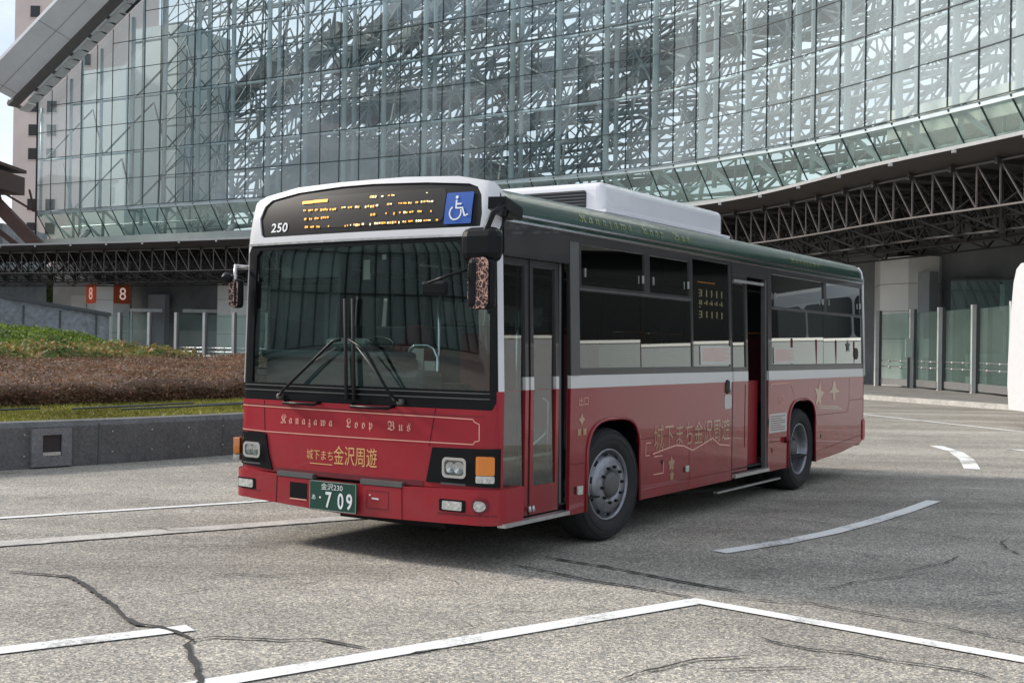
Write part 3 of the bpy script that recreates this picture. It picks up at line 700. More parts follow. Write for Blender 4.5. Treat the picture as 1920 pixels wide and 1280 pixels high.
# ------------------------------------------------------------------ bus canopy
cano = thing('bus_canopy', 'long curved bus stop canopy of dark steel trusses around the plaza', 'canopy')
n = len(CAN)
rf = MB(); un = MB(); fa = MB()
for i in range(n-1):
    rf.add([can(i, -.4, 8.36), can(i+1, -.4, 8.36), can(i+1, 9, 8.75), can(i, 9, 8.75), can(i, -.4, 8.24), can(i+1, -.4, 8.24)], [(0, 1, 2, 3), (0, 4, 5, 1)])
    un.add([can(i, -.4, 8.24), can(i+1, -.4, 8.24), can(i+1, .55, 7.86), can(i, .55, 7.86), can(i+1, 9, 7.95), can(i, 9, 7.95)], [(0, 3, 2, 1), (3, 5, 4, 2)])
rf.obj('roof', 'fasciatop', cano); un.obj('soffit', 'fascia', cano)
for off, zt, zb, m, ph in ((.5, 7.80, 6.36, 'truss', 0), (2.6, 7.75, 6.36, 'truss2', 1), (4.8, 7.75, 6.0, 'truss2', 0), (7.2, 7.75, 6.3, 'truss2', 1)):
    t = MB()
    for i in range(n-1):
        rr = .042 if off < 1 else .05
        t.tube(can(i, off, zt), can(i+1, off, zt), rr, 4, caps=False); t.tube(can(i, off, zb), can(i+1, off, zb), rr, 4, caps=False)
        t.tube(can(i, off, zt), can(i, off, zb), rr*.85, 4, caps=False); t.tube(can(i, off, zt), can(i+1, off, zb), rr*.8, 4, caps=False)
    t.obj('truss', m, cano)
t = MB()
for i in range(0, n-1, 2):
    for a, b in ((.5, 2.6), (2.6, 4.8), (4.8, 7.2)):
        t.tube(can(i, a, 6.36), can(i, b, 7.75), .04, 4, caps=False); t.tube(can(i, a, 7.75), can(i, b, 6.3), .04, 4, caps=False)
        t.tube(can(i, a, 6.36), can(min(i+1, n-1), (a+b)/2, 5.72), .04, 4, caps=False); t.tube(can(i, b, 6.36), can(min(i+1, n-1), (a+b)/2, 5.72), .04, 4, caps=False)
        t.tube(can(min(i+2, n-1), a, 6.36), can(min(i+1, n-1), (a+b)/2, 5.72), .04, 4, caps=False)
        t.tube(can(max(i-1, 0), (a+b)/2, 5.72), can(min(i+1, n-1), (a+b)/2, 5.72), .045, 4, caps=False)
    t.beam(can(i, .3, 7.78), can(i, 8.8, 7.85), .12, .2)
t.obj('cross_truss', 'truss2', cano)
for i in range(2, n-1, 3):
    q = MB(); q.box(-.06, .06, -.06, .06, -.05, .05); o = q.obj('edge_lug', 'alu', cano); p = can(i, -.46, 8.16); o.location = p
    if i > 150: break
def hexcol(name, P, h, label, group='canopy columns'):
    c = sum((Vector((x, y, 0)) for x, y in P), Vector())/len(P)
    t = thing(name, label, 'column', (c.x, c.y, .14), 0, group)
    L = [(x-c.x, y-c.y) for x, y in P]; m_ = len(L); zs = [0, .9]+[.9+(h-.9)*k/4 for k in range(1, 5)]
    s = MB()
    for a, b in zip(zs, zs[1:]):
        b2 = b-.02
        s.add([(x, y, a) for x, y in L]+[(x, y, b2) for x, y in L], [(k, (k+1) % m_, m_+(k+1) % m_, m_+k) for k in range(m_)]+[tuple(range(m_, 2*m_))])
    s.obj('cladding', 'column', t)
    s = MB(); s.add([(x*.985, y*.985, 0) for x, y in L]+[(x*.985, y*.985, h-.03) for x, y in L], [(k, (k+1) % m_, m_+(k+1) % m_, m_+k) for k in range(m_)]); s.obj('core', 'darkin', t)
    s = MB()
    for dx, dy in ((-.8, 0), (.8, 0), (0, .6)): s.tube((dx, dy, h-.1), (dx, dy, 6.6), .16, 8)
    s.tube((0, 0, h-.1), (0, 0, 6.6), .3, 8); s.obj('steel_head', 'truss2', t)
    return t, L
hexcol('canopy_column', [(16.7, 53.9), (17.5, 52.5), (18.85, 52.5), (20.6, 54), (20.2, 56), (17.2, 56.4)], 5.8, 'pale faceted column at the right beside the glass screens')
c8, L8 = hexcol('canopy_column', [(-32.3, 90.1), (-31.15, 88.8), (-29.9, 88.8), (-29.05, 90.0), (-29.5, 92), (-32, 92)], 5.8, 'grey faceted column carrying the orange figure eight signs')
hexcol('canopy_column', [(-21.2, 85.2), (-19.95, 83.9), (-18.5, 83.9), (-17.4, 85.2), (-18, 87), (-20.8, 87)], 5.8, 'grey faceted column just left of the bus, half behind its mirror')
def face_sign(P, Q, z0, z1, name, m, fm, label):
    a = Vector((P[0], P[1], 0)); b = Vector((Q[0], Q[1], 0)); d = (b-a).normalized(); nn = Vector((d.y, -d.x, 0)); L = (b-a).length
    t = thing(name, label, 'sign', (a.x, a.y, 0), 0, 'stop number signs')
    f = lambda u, v, w=0: tuple(d*u+nn*(w+.03)+Vector((0, 0, v)))
    s = MB(); s.add([f(0, z0), f(L, z0), f(L, z1), f(0, z1), f(0, z0, .06), f(L, z0, .06), f(L, z1, .06), f(0, z1, .06)], [(4, 5, 6, 7), (0, 1, 5, 4), (2, 3, 7, 6), (1, 2, 6, 5), (3, 0, 4, 7)])
    s.obj('panel', m, t)
    s = MB(); text_fit(s, '8', L*.33, L*.72, z0+.28, z1-.28, lambda u, v: f(u, v, .08)); s.obj('figure', fm, t)
cx, cy = c8.location.x, c8.location.y; W8 = [(x+cx, y+cy) for x, y in L8]
face_sign(W8[0], W8[1], 4.45, 5.92, 'number_sign', 'orange', 'orangew', 'bright orange sign with a pale figure 8 on the column')
face_sign(W8[2], W8[3], 4.45, 5.92, 'number_sign', 'orange_shaded', 'orangew', 'orange sign coloured as if shaded, with figure 8 on the column side facing right')
ps = thing('direction_sign', 'small purple information sign left of the figure eight column', 'sign', (-32.9, 86, .14))
s = MB(); s.box(-.75, .55, 0, .12, 1.6, 4.0); s.obj('panel', 'purple', ps)
s = MB(); text_fit(s, '8', -.1, .3, 2.6, 3.5, lambda u, v: (u, -.02, v)); s.obj('figure', 'signwhite', ps)
s = MB(); s.box(-.5, -.4, .02, .1, 0, 1.6); s.box(.2, .3, .02, .1, 0, 1.6); s.obj('leg', 'steel3', ps)

# red-brown A-shaped gate legs behind the canopy
rg = thing('timber_gate', 'red brown gate with raking lattice legs behind the canopy', 'gate', (0, 0, .14))
s = MB()
for x in (-33.5, -22.6):
    for dx in (-2.4, -.8, .9, 2.6): s.beam((x+dx*.5, 98, 7.6), (x+dx*1.2, 98, 0), .35, .45)
    s.beam((x-3.5, 98, 7.3), (x+3.5, 98, 7.3), .5, .6)
s.obj('leg', mat('red_timber', (.16, .055, .05), .6, var=.2), rg)
s = MB(); s.box(-37, -29.5, 99, 100, 4.2, 8); s.box(-24.5, -19, 99, 100, 3.6, 8); s.obj('panel', mat('dark_red_panel', (.035, .012, .014), .6), rg)
s = MB()
for k in range(14): s.tube((-28+k*1.0, 97, 6.0), (-27.2+k*1.0, 97, 4.9), .07, 4); s.tube((-27.2+k*1.0, 97, 4.9), (-27+k*1.0, 97, 6.0), .07, 4)
s.tube((-28.4, 97, 4.85), (-14, 97, 4.85), .12, 5); s.obj('truss', 'truss', rg)

# glass wind screens with twin posts
scr = []
def screen(pts, zt, label, name='glass_screen', group='glass wind screens'):
    c = pts[0]; t = thing(name, label, 'screen', (c[0], c[1], .14), 0, group)
    for k, p in enumerate(pts):
        x, y = p[0]-c[0], p[1]-c[1]
        s = MB(); s.box(x-.09, x+.07, y-.08, y+.08, 0, zt); s.obj('post', 'louvre', t)
        s = MB(); s.box(x+.09, x+.2, y-.06, y+.10, 0, zt); s.obj('post', 'greymetal', t)
    for a, b in zip(pts, pts[1:]):
        ax, ay, bx_, by_ = a[0]-c[0]+.2, a[1]-c[1], b[0]-c[0]-.1, b[1]-c[1]
        s = MB(); s.add([(ax, ay, .3), (bx_, by_, .3), (bx_, by_, zt-.15), (ax, ay, zt-.15)], [(0, 1, 2, 3)]); s.obj('pane', 'screen', t)
        s = MB(); s.beam((ax, ay, .22), (bx_, by_, .22), .12, .28); s.obj('base_rail', 'alu', t)
        s = MB(); s.tube((ax, ay-.02, .88), (bx_, by_-.02, .88), .022, 5); s.tube((ax, ay-.02, 1.14), (bx_, by_-.02, 1.14), .022, 5); s.obj('handrail', 'alu', t)
        for u in (.3, .72):
            for z in (.86, 1.12): s = MB(); s.tube((ax+(bx_-ax)*u, ay+(by_-ay)*u-.1, z), (ax+(bx_-ax)*u, ay+(by_-ay)*u+.02, z), .055, 8); s.obj('glass_clamp', 'alu', t)
    return t
screen([(16.3, 53), (17.0, 50.5), (17.3, 48), (17.5, 45), (17.45, 41.4)], 3.35, 'row of glass wind screens on bright posts in front of the pale right column')
screen([(x, y) for x, y in ((-31.6, 84), (-29.2, 82.4), (-26.9, 81.2), (-24.5, 80))], 3.45, 'glass wind screens left of the gap, in front of the figure eight column')
screen([(x, y) for x, y in ((-22.4, 79), (-20.2, 77.8), (-18.0, 76.6), (-15.6, 75.4))], 3.45, 'glass wind screens just left of the bus, in front of the second column')
# waiting rooms behind the screens
wr = thing('waiting_room', 'dark glazed waiting room behind the right hand screens with pale posters', 'shelter', (0, 0, .14))
s = MB(); s.box(18.9, 25, 49.5, 52, 0, 4.7); s.obj('wall', 'darkin', wr)
s = MB(); s.add([(18.2, 49.3, .1), (22.3, 46.6, .1), (22.3, 46.6, 4.5), (18.2, 49.3, 4.5)], [(0, 1, 2, 3)]); s.obj('pane', 'screen', wr)
s = MB(); s.tube((22.3, 46.6, 0), (22.3, 46.6, 4.6), .08, 5); s.tube((18.2, 49.3, 4.55), (22.3, 46.6, 4.55), .06, 5); s.tube((20.3, 47.9, 0), (20.3, 47.9, 4.55), .05, 5); s.obj('frame', 'greymetal', wr)
for (x0, x1, z0, z1) in ((20.3, 21.35, 3.3, 4.4), (20.45, 21.3, 1.4, 2.3)):
    s = MB(); s.box(x0, x1, 49.38, 49.45, z0, z1); s.obj('poster', 'poster', wr)
s = MB(); s.box(18.9, 22, 49.0, 49.45, 0, .55); s.box(18.9, 21.8, 49.2, 49.45, .9, 1.5); s.obj('counter', 'midgrey', wr)
pn = thing('notice_board', 'small pale notice fixed on the second right hand screen post', 'notice', (16.8, 50.35, .14))
s = MB(); s.box(-.1, .2, 0, .03, 1.3, 2.1); s.obj('sheet', 'poster', pn)
s = MB(); s.box(.0, .1, .03, .08, 0, 2.0); s.obj('bracket', 'greymetal', pn)
# station concourse objects under the canopy at left: kiosks, benches, pale piers
for (x, y, w_, d_, h_, m_, lb_) in ((-26.6, 93, 2.6, 1.5, 4.3, 'midgrey', 'grey service kiosk between the gate legs behind the left screens'), (-23.9, 92, 1.6, 1.2, 2.6, 'darkin', 'low dark ticket kiosk right of the grey kiosk'), (-15.5, 90, 3.2, 2, 4.2, 'midgrey', 'wide grey kiosk behind the bus windscreen side')):
    t = thing('kiosk', lb_, 'kiosk', (x, y, .14)); s = MB(); s.box(-w_/2, w_/2, 0, d_, 0, h_); s.obj('body', m_, t)
    s = MB(); s.box(-w_/2+.15, w_/2-.15, -.06, -.01, 1.0, 2.2); s.obj('window', 'towerwin', t)
    s = MB(); s.box(-w_/2-.2, w_/2+.2, -.3, d_+.1, h_, h_+.14); s.obj('roof', 'fasciatop', t)
    s = MB(); s.box(-.25, .25, -.1, -.07, 1.3, 2.0); s.obj('notice', 'signwhite', t)
wt = thing('pale_arch_frame', 'pale steel portal frame with one raking leg behind the left screens', 'frame', (-24.6, 88, .14))
s = MB(); s.beam((.2, 0, 3.8), (4.4, 0, 3.8), .3, .25); s.beam((4.3, 0, 3.7), (3.0, 0, .2), .2, .25); s.obj('frame_bar', 'louvre', wt)
wt2 = thing('pale_arch_frame', 'pale steel portal frame nearest the figure eight column', 'frame', (-29.0, 88.2, .14))
s = MB(); s.beam((.6, 0, 3.8), (3.0, 0, 3.8), .3, .22); s.beam((.7, 0, 3.7), (.7, 0, .2), .15, .2); s.obj('frame_bar', 'louvre', wt2)
# low guard rail and parked car shapes are hidden; add a white low guard rail in front of the left screens
gr = thing('guard_rail', 'white low double guard rail at the kerb behind the flower bed', 'railing', (0, 0, 0))
s = MB()
for z in (.45, .8): s.path([(x, y, z) for x, y in ((-27, 77.0), (-22, 74.2), (-14, 69.6), (-6, 64))], .05, 6)
s.obj('rail', 'signwhite', gr)
for k in range(10):
    s = MB(); x = -27+k*2.1; y = 77-k*1.3; s.tube((x, y, 0), (x, y, .85), .05, 6); s.obj('post', 'signwhite', gr)
tr = thing('broadleaf_tree', 'small green tree seen through the canopy trusses at the far left', 'tree', (-47, 118, 0))
s = MB(); s.tube((0, 0, 0), (.3, 0, 4.5), .35, 8, .2); s.tube((.3, 0, 4.2), (2, .5, 7), .16, 6, .06); s.tube((.3, 0, 4.2), (-1.6, .4, 6.8), .16, 6, .06); s.obj('trunk', 'bark', tr)
s = MB(); R = random.Random(3)
for _ in range(3800):
    a = R.uniform(0, 2*PI); e = R.uniform(-.4, 1.2); rr = 3.4*R.random()**.4; cxx = R.choice((-1.5, .3, 2.0, 4)); c = Vector((cxx+rr*math.cos(a)*math.cos(e), rr*math.sin(a)*math.cos(e), 6.3+rr*math.sin(e)*.8))
    u = Vector((R.gauss(0, 1), R.gauss(0, 1), R.gauss(0, 1))).normalized()*.19; v = u.orthogonal().normalized()*.14
    s.add([c-u, c-v, c+u, c+v], [(0, 1, 2, 3)])
s.obj('crown', 'leaftree', tr)

# ------------------------------------------------------------------ round planter
PC = Vector((-20.05, 29.25, 0)); PR = 20.0
def pol(a, r, z): return (PC.x+r*math.cos(a), PC.y+r*math.sin(a), z)
pl = thing('planter_wall', 'low dark concrete wall around the round traffic island', 'wall', (0, 0, 0))
s = MB(); A0, A1, NA = math.radians(-115), math.radians(20), 120
prof = [(0, 0), (.02, .52), (-.03, .585), (-.32, .585), (-.36, .50)]
vs = []; 
for i in range(NA+1):
    a = A0+(A1-A0)*i/NA
    for r, z in prof: vs.append(pol(a, PR+r, z))
k = len(prof); s.add(vs, [(i*k+j, (i+1)*k+j, (i+1)*k+j+1, i*k+j+1) for i in range(NA) for j in range(k-1)], False)
s.obj('wall', 'concrete', pl)
s = MB()
for i in range(NA*2):   # form-tie holes
    if i % 3: continue
    a = A0+(A1-A0)*i/(NA*2)
    for z in (.16, .43):
        p = Vector(pol(a, PR+.018, z)); d = Vector((math.cos(a), math.sin(a), 0)); s.tube(p-d*.01, p+d*.004, .011, 6)
s.obj('form_tie', 'gutter', pl)
s = MB()
for i in range(4, NA, 5):
    a = A0+(A1-A0)*i/NA; p0 = Vector(pol(a, PR+.0, 0)); p1 = Vector(pol(a, PR+.022, .55)); s.tube(p0, p1, .007, 4)
s.obj('joint', 'darkin', pl)
ub = thing('wall_light', 'recessed rectangular light box set in the planter wall', 'wall light')
a = math.atan2(15.25-PC.y, -5.98-PC.x)
ub.location = pol(a, PR+.02, 0); ub.rotation_euler = (0, 0, a+PI/2)
s = MB(); vs_, fs_ = plate2d([rect(-.26, .26, .02, .50), rect(-.12, .13, .15, .42)], .05); s.add([(u, -w_-.045, v) for u, v, w_ in vs_], fs_); s.obj('frame', stone('box_frame', (.19, .19, .20), 4), ub)
s = MB(); s.box(-.12, .13, -.01, .0, .15, .42); s.obj('lens', 'towerwin', ub)
s = MB(); s.box(-.11, .12, -.03, -.012, .155, .20); s.obj('ledge', 'gutter', ub)
s = MB(); nr = 30
def hgt(rho, a):   # rho = distance in from the wall
    base = .56+.03*rho if rho < 2.2 else .63+(rho-2.2)*.035
    return base
vs = []
for i in range(NA+1):
    a = A0+(A1-A0)*i/NA
    for j in range(nr+1):
        rho = .33+(PR-.4)*j/nr; vs.append(pol(a, PR-rho, hgt(rho, a)-.02))
s.add(vs, [(i*(nr+1)+j, (i+1)*(nr+1)+j, (i+1)*(nr+1)+j+1, i*(nr+1)+j+1) for i in range(NA) for j in range(nr)], True)
tag(s.obj('island_turf', 'soil'), kind='structure')
s = MB(); R = random.Random(11)
for _ in range(34000):
    rho = .36+R.random()*2.6; a = R.uniform(math.radians(-80), math.radians(-18)); x, y, z = pol(a, PR-rho, hgt(rho, a)-.02)
    t = R.uniform(0, PI); h = R.uniform(.02, .055); dx, dy = math.cos(t)*.02, math.sin(t)*.02; lx, ly = R.gauss(0, .02), R.gauss(0, .02)
    s.add([(x-dx, y-dy, z), (x+dx, y+dy, z), (x+lx, y+ly, z+h)], [(0, 1, 2)])
tag(s.obj('grass', 'grass'), kind='stuff')
def hedge(name, label, r_out, r_in, z_lo, ztop, a0, a1, core, leaf, count, size, edge=.35, spread=.07, upness=.5, seed=1, bumps=.05, flowers=False):
    t = thing(name, label, 'hedge'); R = random.Random(seed)
    def z_at(r, a):
        f = (r_out-r)/(r_out-r_in); zz = ztop(f)
        k = min(1, max(0, (r_out-r)/edge)); zz = z_lo+(zz-z_lo)*math.sin(k*PI/2)**.6
        ke = min(1, (a-a0)*r_out/1.2, (a1-a)*r_out/1.2); zz = z_lo+(zz-z_lo)*max(0, ke)**.5 if ke < 1 else zz
        return zz+bumps*noise.noise(Vector((r*1.4, a*r_out*1.4, seed)))*1.5+bumps*.5*noise.noise(Vector((r*5, a*r_out*5, seed)))
    s = MB(); na, nr_ = 150, 26; vs = []
    for i in range(na+1):
        a = a0+(a1-a0)*i/na; vs.append(pol(a, r_out, z_lo-.05))
        for j in range(nr_+1):
            r = r_out-.01-(r_out-r_in)*(j/nr_)**1.6; vs.append(pol(a, r, z_at(r, a)-.04))
    kk = nr_+2; s.add(vs, [(i*kk+j, (i+1)*kk+j, (i+1)*kk+j+1, i*kk+j+1) for i in range(na) for j in range(kk-1)], True)
    s.obj('stem_mass', core, t)
    s = MB(); made = 0
    va0, va1 = max(a0, math.radians(-95)), min(a1, math.radians(15))
    while made < count:
        a = R.uniform(va0, va1)
        if R.random() < .34:
            r = r_out-R.random()*edge*.6; x, y, zt = pol(a, r, z_at(r, a)); z = R.uniform(z_lo, zt); x, y, _ = pol(a, r_out+R.uniform(-.03, .05)-(.15*(z-z_lo)), 0)
        else:
            r = r_out-(r_out-r_in)*R.random()**1.3; x, y, z = pol(a, r, z_at(r, a)); z += R.uniform(-spread, spread*.6)
        c = Vector((x, y, z)); nrm = Vector((R.gauss(0, .7), R.gauss(0, .7), upness+R.random())).normalized()
        u = nrm.orthogonal().normalized(); u.rotate(Matrix.Rotation(R.uniform(0, 2*PI), 3, nrm)); v = nrm.cross(u); sz = size*R.uniform(.6, 1.3)
        s.add([c-u*sz, c-v*sz*.5, c+u*sz, c+v*sz*.5], [(0, 1, 2, 3)]); made += 1
    s.obj('foliage', leaf, t)
    return t
hedge('russet_hedge', 'broad clipped russet brown hedge behind the turf strip', PR-2.75, PR-7.2, .62, lambda f: .99+.31*f, math.radians(-112), math.radians(18), 'hedgecore', 'leafbrown', 90000, .030, edge=.22, spread=.05, seed=5)
hedge('azalea_bed', 'mixed green and orange leaved shrub band behind the russet hedge', PR-7.1, PR-9.9, .8, lambda f: 1.36+.16*f, math.radians(-110), math.radians(-1), 'hedgecoreg', 'leafmix', 36000, .055, edge=.4, spread=.12, seed=8, bumps=.12)
hedge('green_hedge', 'bright green mounded hedge at the back of the traffic island', PR-9.7, PR-16, 1.1, lambda f: 1.62+.38*math.sin(min(1, f*1.6)*PI/2), math.radians(-125), math.radians(10), 'hedgecoreg', 'leafgreen', 60000, .045, edge=1.1, spread=.07, seed=9, bumps=.10)
for k, (x0, x1, dr) in enumerate(((-7.9, -6.6, 1.55), (-6.3, -5.0, 1.6), (-5.6, -3.6, 1.1), (-4.9, -3.2, 1.45))):
    aa = [math.atan2(math.sqrt(max(0, (PR-dr)**2-(x-PC.x)**2))*-1, x-PC.x) for x in (x0, (x0+x1)/2, x1)]
    s = MB(); s.path([pol(a_, PR-dr, .645+.012*j) for j, a_ in enumerate(aa)], .014, 6)
    tag(s.obj('garden_cane', 'darkin'), ['thin dark cane lying on the turf at the left edge', 'thin dark cane on the turf above the wall light', 'longest dark cane on the turf, nearest the wall edge', 'dark cane on the turf closest to the bus'][k], 'cane', 'canes on the turf')

# ------------------------------------------------------------------ coaches parked at the right
def coach(x, y, label, txt):
    t = thing('coach', label, 'coach', (x, y, 0), 0, 'white highway coaches at the right'); L, Wd, H = 11.8, 2.5, 3.72
    def fn(px, py, pz):
        k = max(0, (pz-1.0)/2.7); ins = 0 if px > .8 else (.8-px)/.8
        return (px+.15*k**1.6*ins+.10*(max(0, .9-pz)/.9)**2*ins, py, pz)
    s = MB(); prof = [(0, .35), (0, .9), (0, 1.4), (0, 1.9), (0, 2.4), (0, 2.9), (0, 3.3), (.12, 3.6), (.4, H), (Wd-.4, H), (Wd-.12, 3.6), (Wd, 3.3), (Wd, 2.9), (Wd, 2.4), (Wd, 1.9), (Wd, 1.4), (Wd, .9), (Wd, .35)]
    xs = [0, .1, .2, .35, .5, .8, 4, 8, L]; vs = []
    for x_ in xs:
        rr = .22*(1-min(1, x_/.22))**2 if x_ < .22 else 0
        for y_, z_ in prof: vs.append((x_, Wd/2+(y_-Wd/2)*(1-rr), z_))
    k = len(prof); fs = [(i*k+j, (i+1)*k+j, (i+1)*k+(j+1) % k, i*k+(j+1) % k) for i in range(len(xs)-1) for j in range(k)]
    fs += [tuple(range(k)), tuple((len(xs)-1)*k+j for j in range(k))]; s.add(vs, fs, False); s.obj('body', 'coach', t, fn)
    s = MB()
    for a, b in ((.62, 2.6), (2.68, 4.5), (4.58, 6.4), (6.48, 8.3), (8.38, 10.1), (10.18, 11.5)):
        vs_, fs_ = plate2d([rrect(a-(.32 if a < 1 else 0), b, 2.25, 3.25, .18)], 0, (.1, .1)); s.add([(u, -.012, v) for u, v, w_ in vs_], fs_)
    s.obj('window', 'towerwin', t, fn)
    s = MB(); s.box(.0, 11.6, -.008, .0, 1.38, 1.41); s.box(.3, 11.6, -.008, 0, 2.0, 2.03); s.obj('seam', 'greymetal', t, fn)
    if txt: s = MB(); text_fit(s, txt, .12, .95, 1.66, 1.97, lambda u, v: (u, -.015, v)); s.obj('lettering', mat('navy_lettering', (.01, .015, .05), .4), t, fn)
    for x_ in (2.3, 8.4):
        s = MB(); s.lathe([(.0, -.02), (.28, -.02), (.3, -.03), (.48, -.02), (.5, .02), (.5, .26), (0, .26)], (x_, 0, .5), 'y', 32); wob = s.obj('wheel', 'tyre', t)
    return t
coach(11.5, 25.3, 'white coach cut off by the right edge with JR lettering on its flank', 'JR BUS')
# unseen pale wall and dark block, added for the polished bus side to mirror
ow = thing('mirrored_wall', 'unseen pale panelled wall standing in for what the bus side mirrors', 'wall', (13.2, 2, 0))
s = MB(); s.box(0, .3, 0, 21.6, 0, 2.08); s.obj('wall', 'whitewall', ow)
s = MB(); s.box(-.03, .33, -.03, 21.63, 2.08, 2.14); s.obj('coping', 'column', ow)
s = MB()
for k in range(1, 3): s.box(-.006, -.001, k*7.2-.008, k*3.6+.008, 0, 2.08)
s.box(-.008, -.002, 0, 21.6, 1.30, 1.312)
s.obj('panel_joint', 'midgrey', ow)
os_ = thing('mirrored_dark_block', 'unseen dark block added to darken the reflections in the bus windows', 'shelter', (15.5, -6, 0))
s = MB(); s.box(.6, 3.6, 0, 29, 0, 4.2); s.obj('wall', 'black', os_); s = MB(); s.box(0, 4.2, -.6, 29.6, 4.2, 4.6); s.obj('roof', 'truss2', os_)
# unseen buildings added on the left for the windscreen and dome glass to mirror
def block(x, y, w_, d_, h, m, label, rz=0, floors=6):
    t = thing('mirrored_building', label, 'building', (x, y, 0), rz); s = MB(); s.box(-w_/2, w_/2, -d_/2, d_/2, 0, h); s.obj('wall', m, t)
    for f in range(floors):
        s = MB(); z = 3+f*(h-4)/floors
        s.box(w_/2+.02, w_/2+.06, -d_/2+1, d_/2-1, z, z+(h-4)/floors*.5); s.obj('window_band', 'towerwin', t)
block(-95, 55, 20, 34, 46, 'tower', 'unseen broad pinkish block added on the left to be mirrored')
block(-110, 8, 24, 22, 34, 'facade', 'unseen pale block added left of the plaza to be mirrored')
block(-84, 24, 20, 30, 30, 'darkin', 'unseen dark block added to cover sky in the windscreen reflection', floors=0)  # added to keep bright sky out of the windscreen reflection
block(-100, 100, 24, 20, 30, 'midgrey', 'unseen grey block added beyond the traffic island to be mirrored', floors=5)
pv = thing('mirrored_dome', 'unseen ribbed dome added to be mirrored in the bus windscreen', 'building', (-56, -6, 0))  # unseen shell and ribs, added to give the windscreen its curved reflections
s = MB(); rib = MB(); PRr = 21
nn_ = 34; rows = 10; vs = []
for i in range(nn_+1):
    th = -1.25+2.5*i/nn_
    for j in range(rows+1):
        ph = j/rows*1.15; vs.append((PRr*math.cos(ph)*math.cos(th), PRr*math.cos(ph)*math.sin(th), .5+17*math.sin(ph)))
s.add(vs, [(i*(rows+1)+j, (i+1)*(rows+1)+j, (i+1)*(rows+1)+j+1, i*(rows+1)+j+1) for i in range(nn_) for j in range(rows)], True)
s.obj('shell', mat('mirrored_dome_shell', (.36, .42, .40), .5, var=.1, scale=.2), pv)
for i in range(0, nn_+1):
    rib.path([Vector(vs[i*(rows+1)+j])*1.012 for j in range(rows+1)], .10, 5)
for j in (0, 2, 4, 7): rib.path([Vector(vs[i*(rows+1)+j])*1.01 for i in range(nn_+1)], .07, 5)
rib.obj('rib', 'joint', pv)

# ================================================================== THE BUS
BW = 2.58; RC = .12; BL = 8.95
bus = thing('bus', 'red city bus with white belt and dark green roof edge standing in the plaza', 'bus', (-.1451, 8.4525, 0), PI/2-.577)
def tum(x, y, z): return (x, BW/2+(y-BW/2)*(1-.035*max(0, (z-1.3)/1.5)), z)
def bow(s): u = 2*s/BW-1; return .06*min(1, u*u)
def lean(z): return .35*max(0, z-2.35)**2
def plan(s):
    if RC <= s <= BW-RC: 
        dx = .24*(2*s/BW-1)/BW*1.0; n = Vector((-1, dx)).normalized(); return bow(s), s, n
    m = s > BW-RC; q = BW-s if m else s; x0 = bow(RC); t = (RC-q)/RC
    if t <= PI/2: y = RC-RC*math.sin(t); x = x0+RC*(1-math.cos(t)); nx, ny = -math.cos(t), -math.sin(t)
    else: y = 0; x = x0+RC+(t-PI/2)*RC; nx, ny = 0, -1
    return (x, BW-y, Vector((nx, -ny))) if m else (x, y, Vector((nx, ny)))
def F(s, z, w=0):
    x, y, n = plan(s); return tum(x+n.x*w+lean(z), y+n.y*w, z)
def S(x, z, w=0): return tum(x, -w, z)
def S2(x, z, w=0): return tum(x, BW+w, z)
def skin(name, polys, m, fn, w=0, t=0, grid=None, parent=bus, smooth=False):
    vs, fs = plate2d(polys, t, grid); s = MB(); s.add([fn(u, v, w+q) for u, v, q in vs], fs, smooth); o = s.obj(name, m, parent)
    if grid: o.data.shade_smooth(); o.data.set_sharp_from_angle(angle=math.radians(28))
    return o
G = (.04, .12)
def lines(name, pls, w_, m, fn, off, parent=bus):
    s = MB()
    for p in pls:
        P = []
        for a, b in zip(p, p[1:]):
            k = max(1, int(math.dist(a, b)/.05))
            for i in range(k): P.append((a[0]+(b[0]-a[0])*i/k, a[1]+(b[1]-a[1])*i/k))
        P.append(p[-1]); strokes_mesh(s, P, w_, lambda u, v: fn(u, v, off))
    return s.obj(name, m, parent)
def lettering(name, m, items, fn, off, parent=bus, bold=0):
    s = MB()
    for txt, u0_, u1_, v0_, v1_, sp_ in items: text_fit(s, txt, u0_, u1_, v0_, v1_, lambda u, v: fn(u, v, off), sp_, bold)
    return s.obj(name, m, parent)

# ---- front
ztop = [(-.075, 2.62), (-.05, 2.74), (.05, 2.825), (.37, 2.883), (.88, 2.906), (1.54, 2.905), (2.03, 2.892), (2.40, 2.838), (BW+.02, 2.76), (BW+.075, 2.62)]
dest = [(.122, 2.494), (.112, 2.588), (.136, 2.728), (.179, 2.791), (.26, 2.82), (.656, 2.85), (1.187, 2.869), (1.527, 2.868), (2.007, 2.846), (2.318, 2.802), (2.388, 2.752), (2.42, 2.652), (2.37, 2.515), (2.339, 2.49)]
wsh = [(.055, 1.305), (.03, 2.34), (.08, 2.395), (2.37, 2.385), (2.415, 2.34), (2.42, 1.305)]
skin('front_mask', [[(-.075, 1.30)]+ztop+[(BW+.075, 1.30), (BW-.055, 1.30), (BW-.055, 2.36), (BW-.10, 2.425), (.02, 2.425), (-.015, 2.38), (-.015, 1.30)], dest], 'white', F, 0, .05, G, smooth=False)
skin('windscreen_frame', [[(-.02, 1.27), (-.02, 2.40), (.03, 2.43), (BW-.10, 2.43), (BW-.05, 2.37), (BW-.05, 1.27)], wsh], 'black', F, -.006, .05, G)
skin('header_trim', [[(.0, 2.425), (.0, 2.442), (BW-.05, 2.442), (BW-.05, 2.425)]], 'alu', F, .004, .003, G)
ds = skin('destination_panel', [dest], 'black', F, -.012, .01, G)
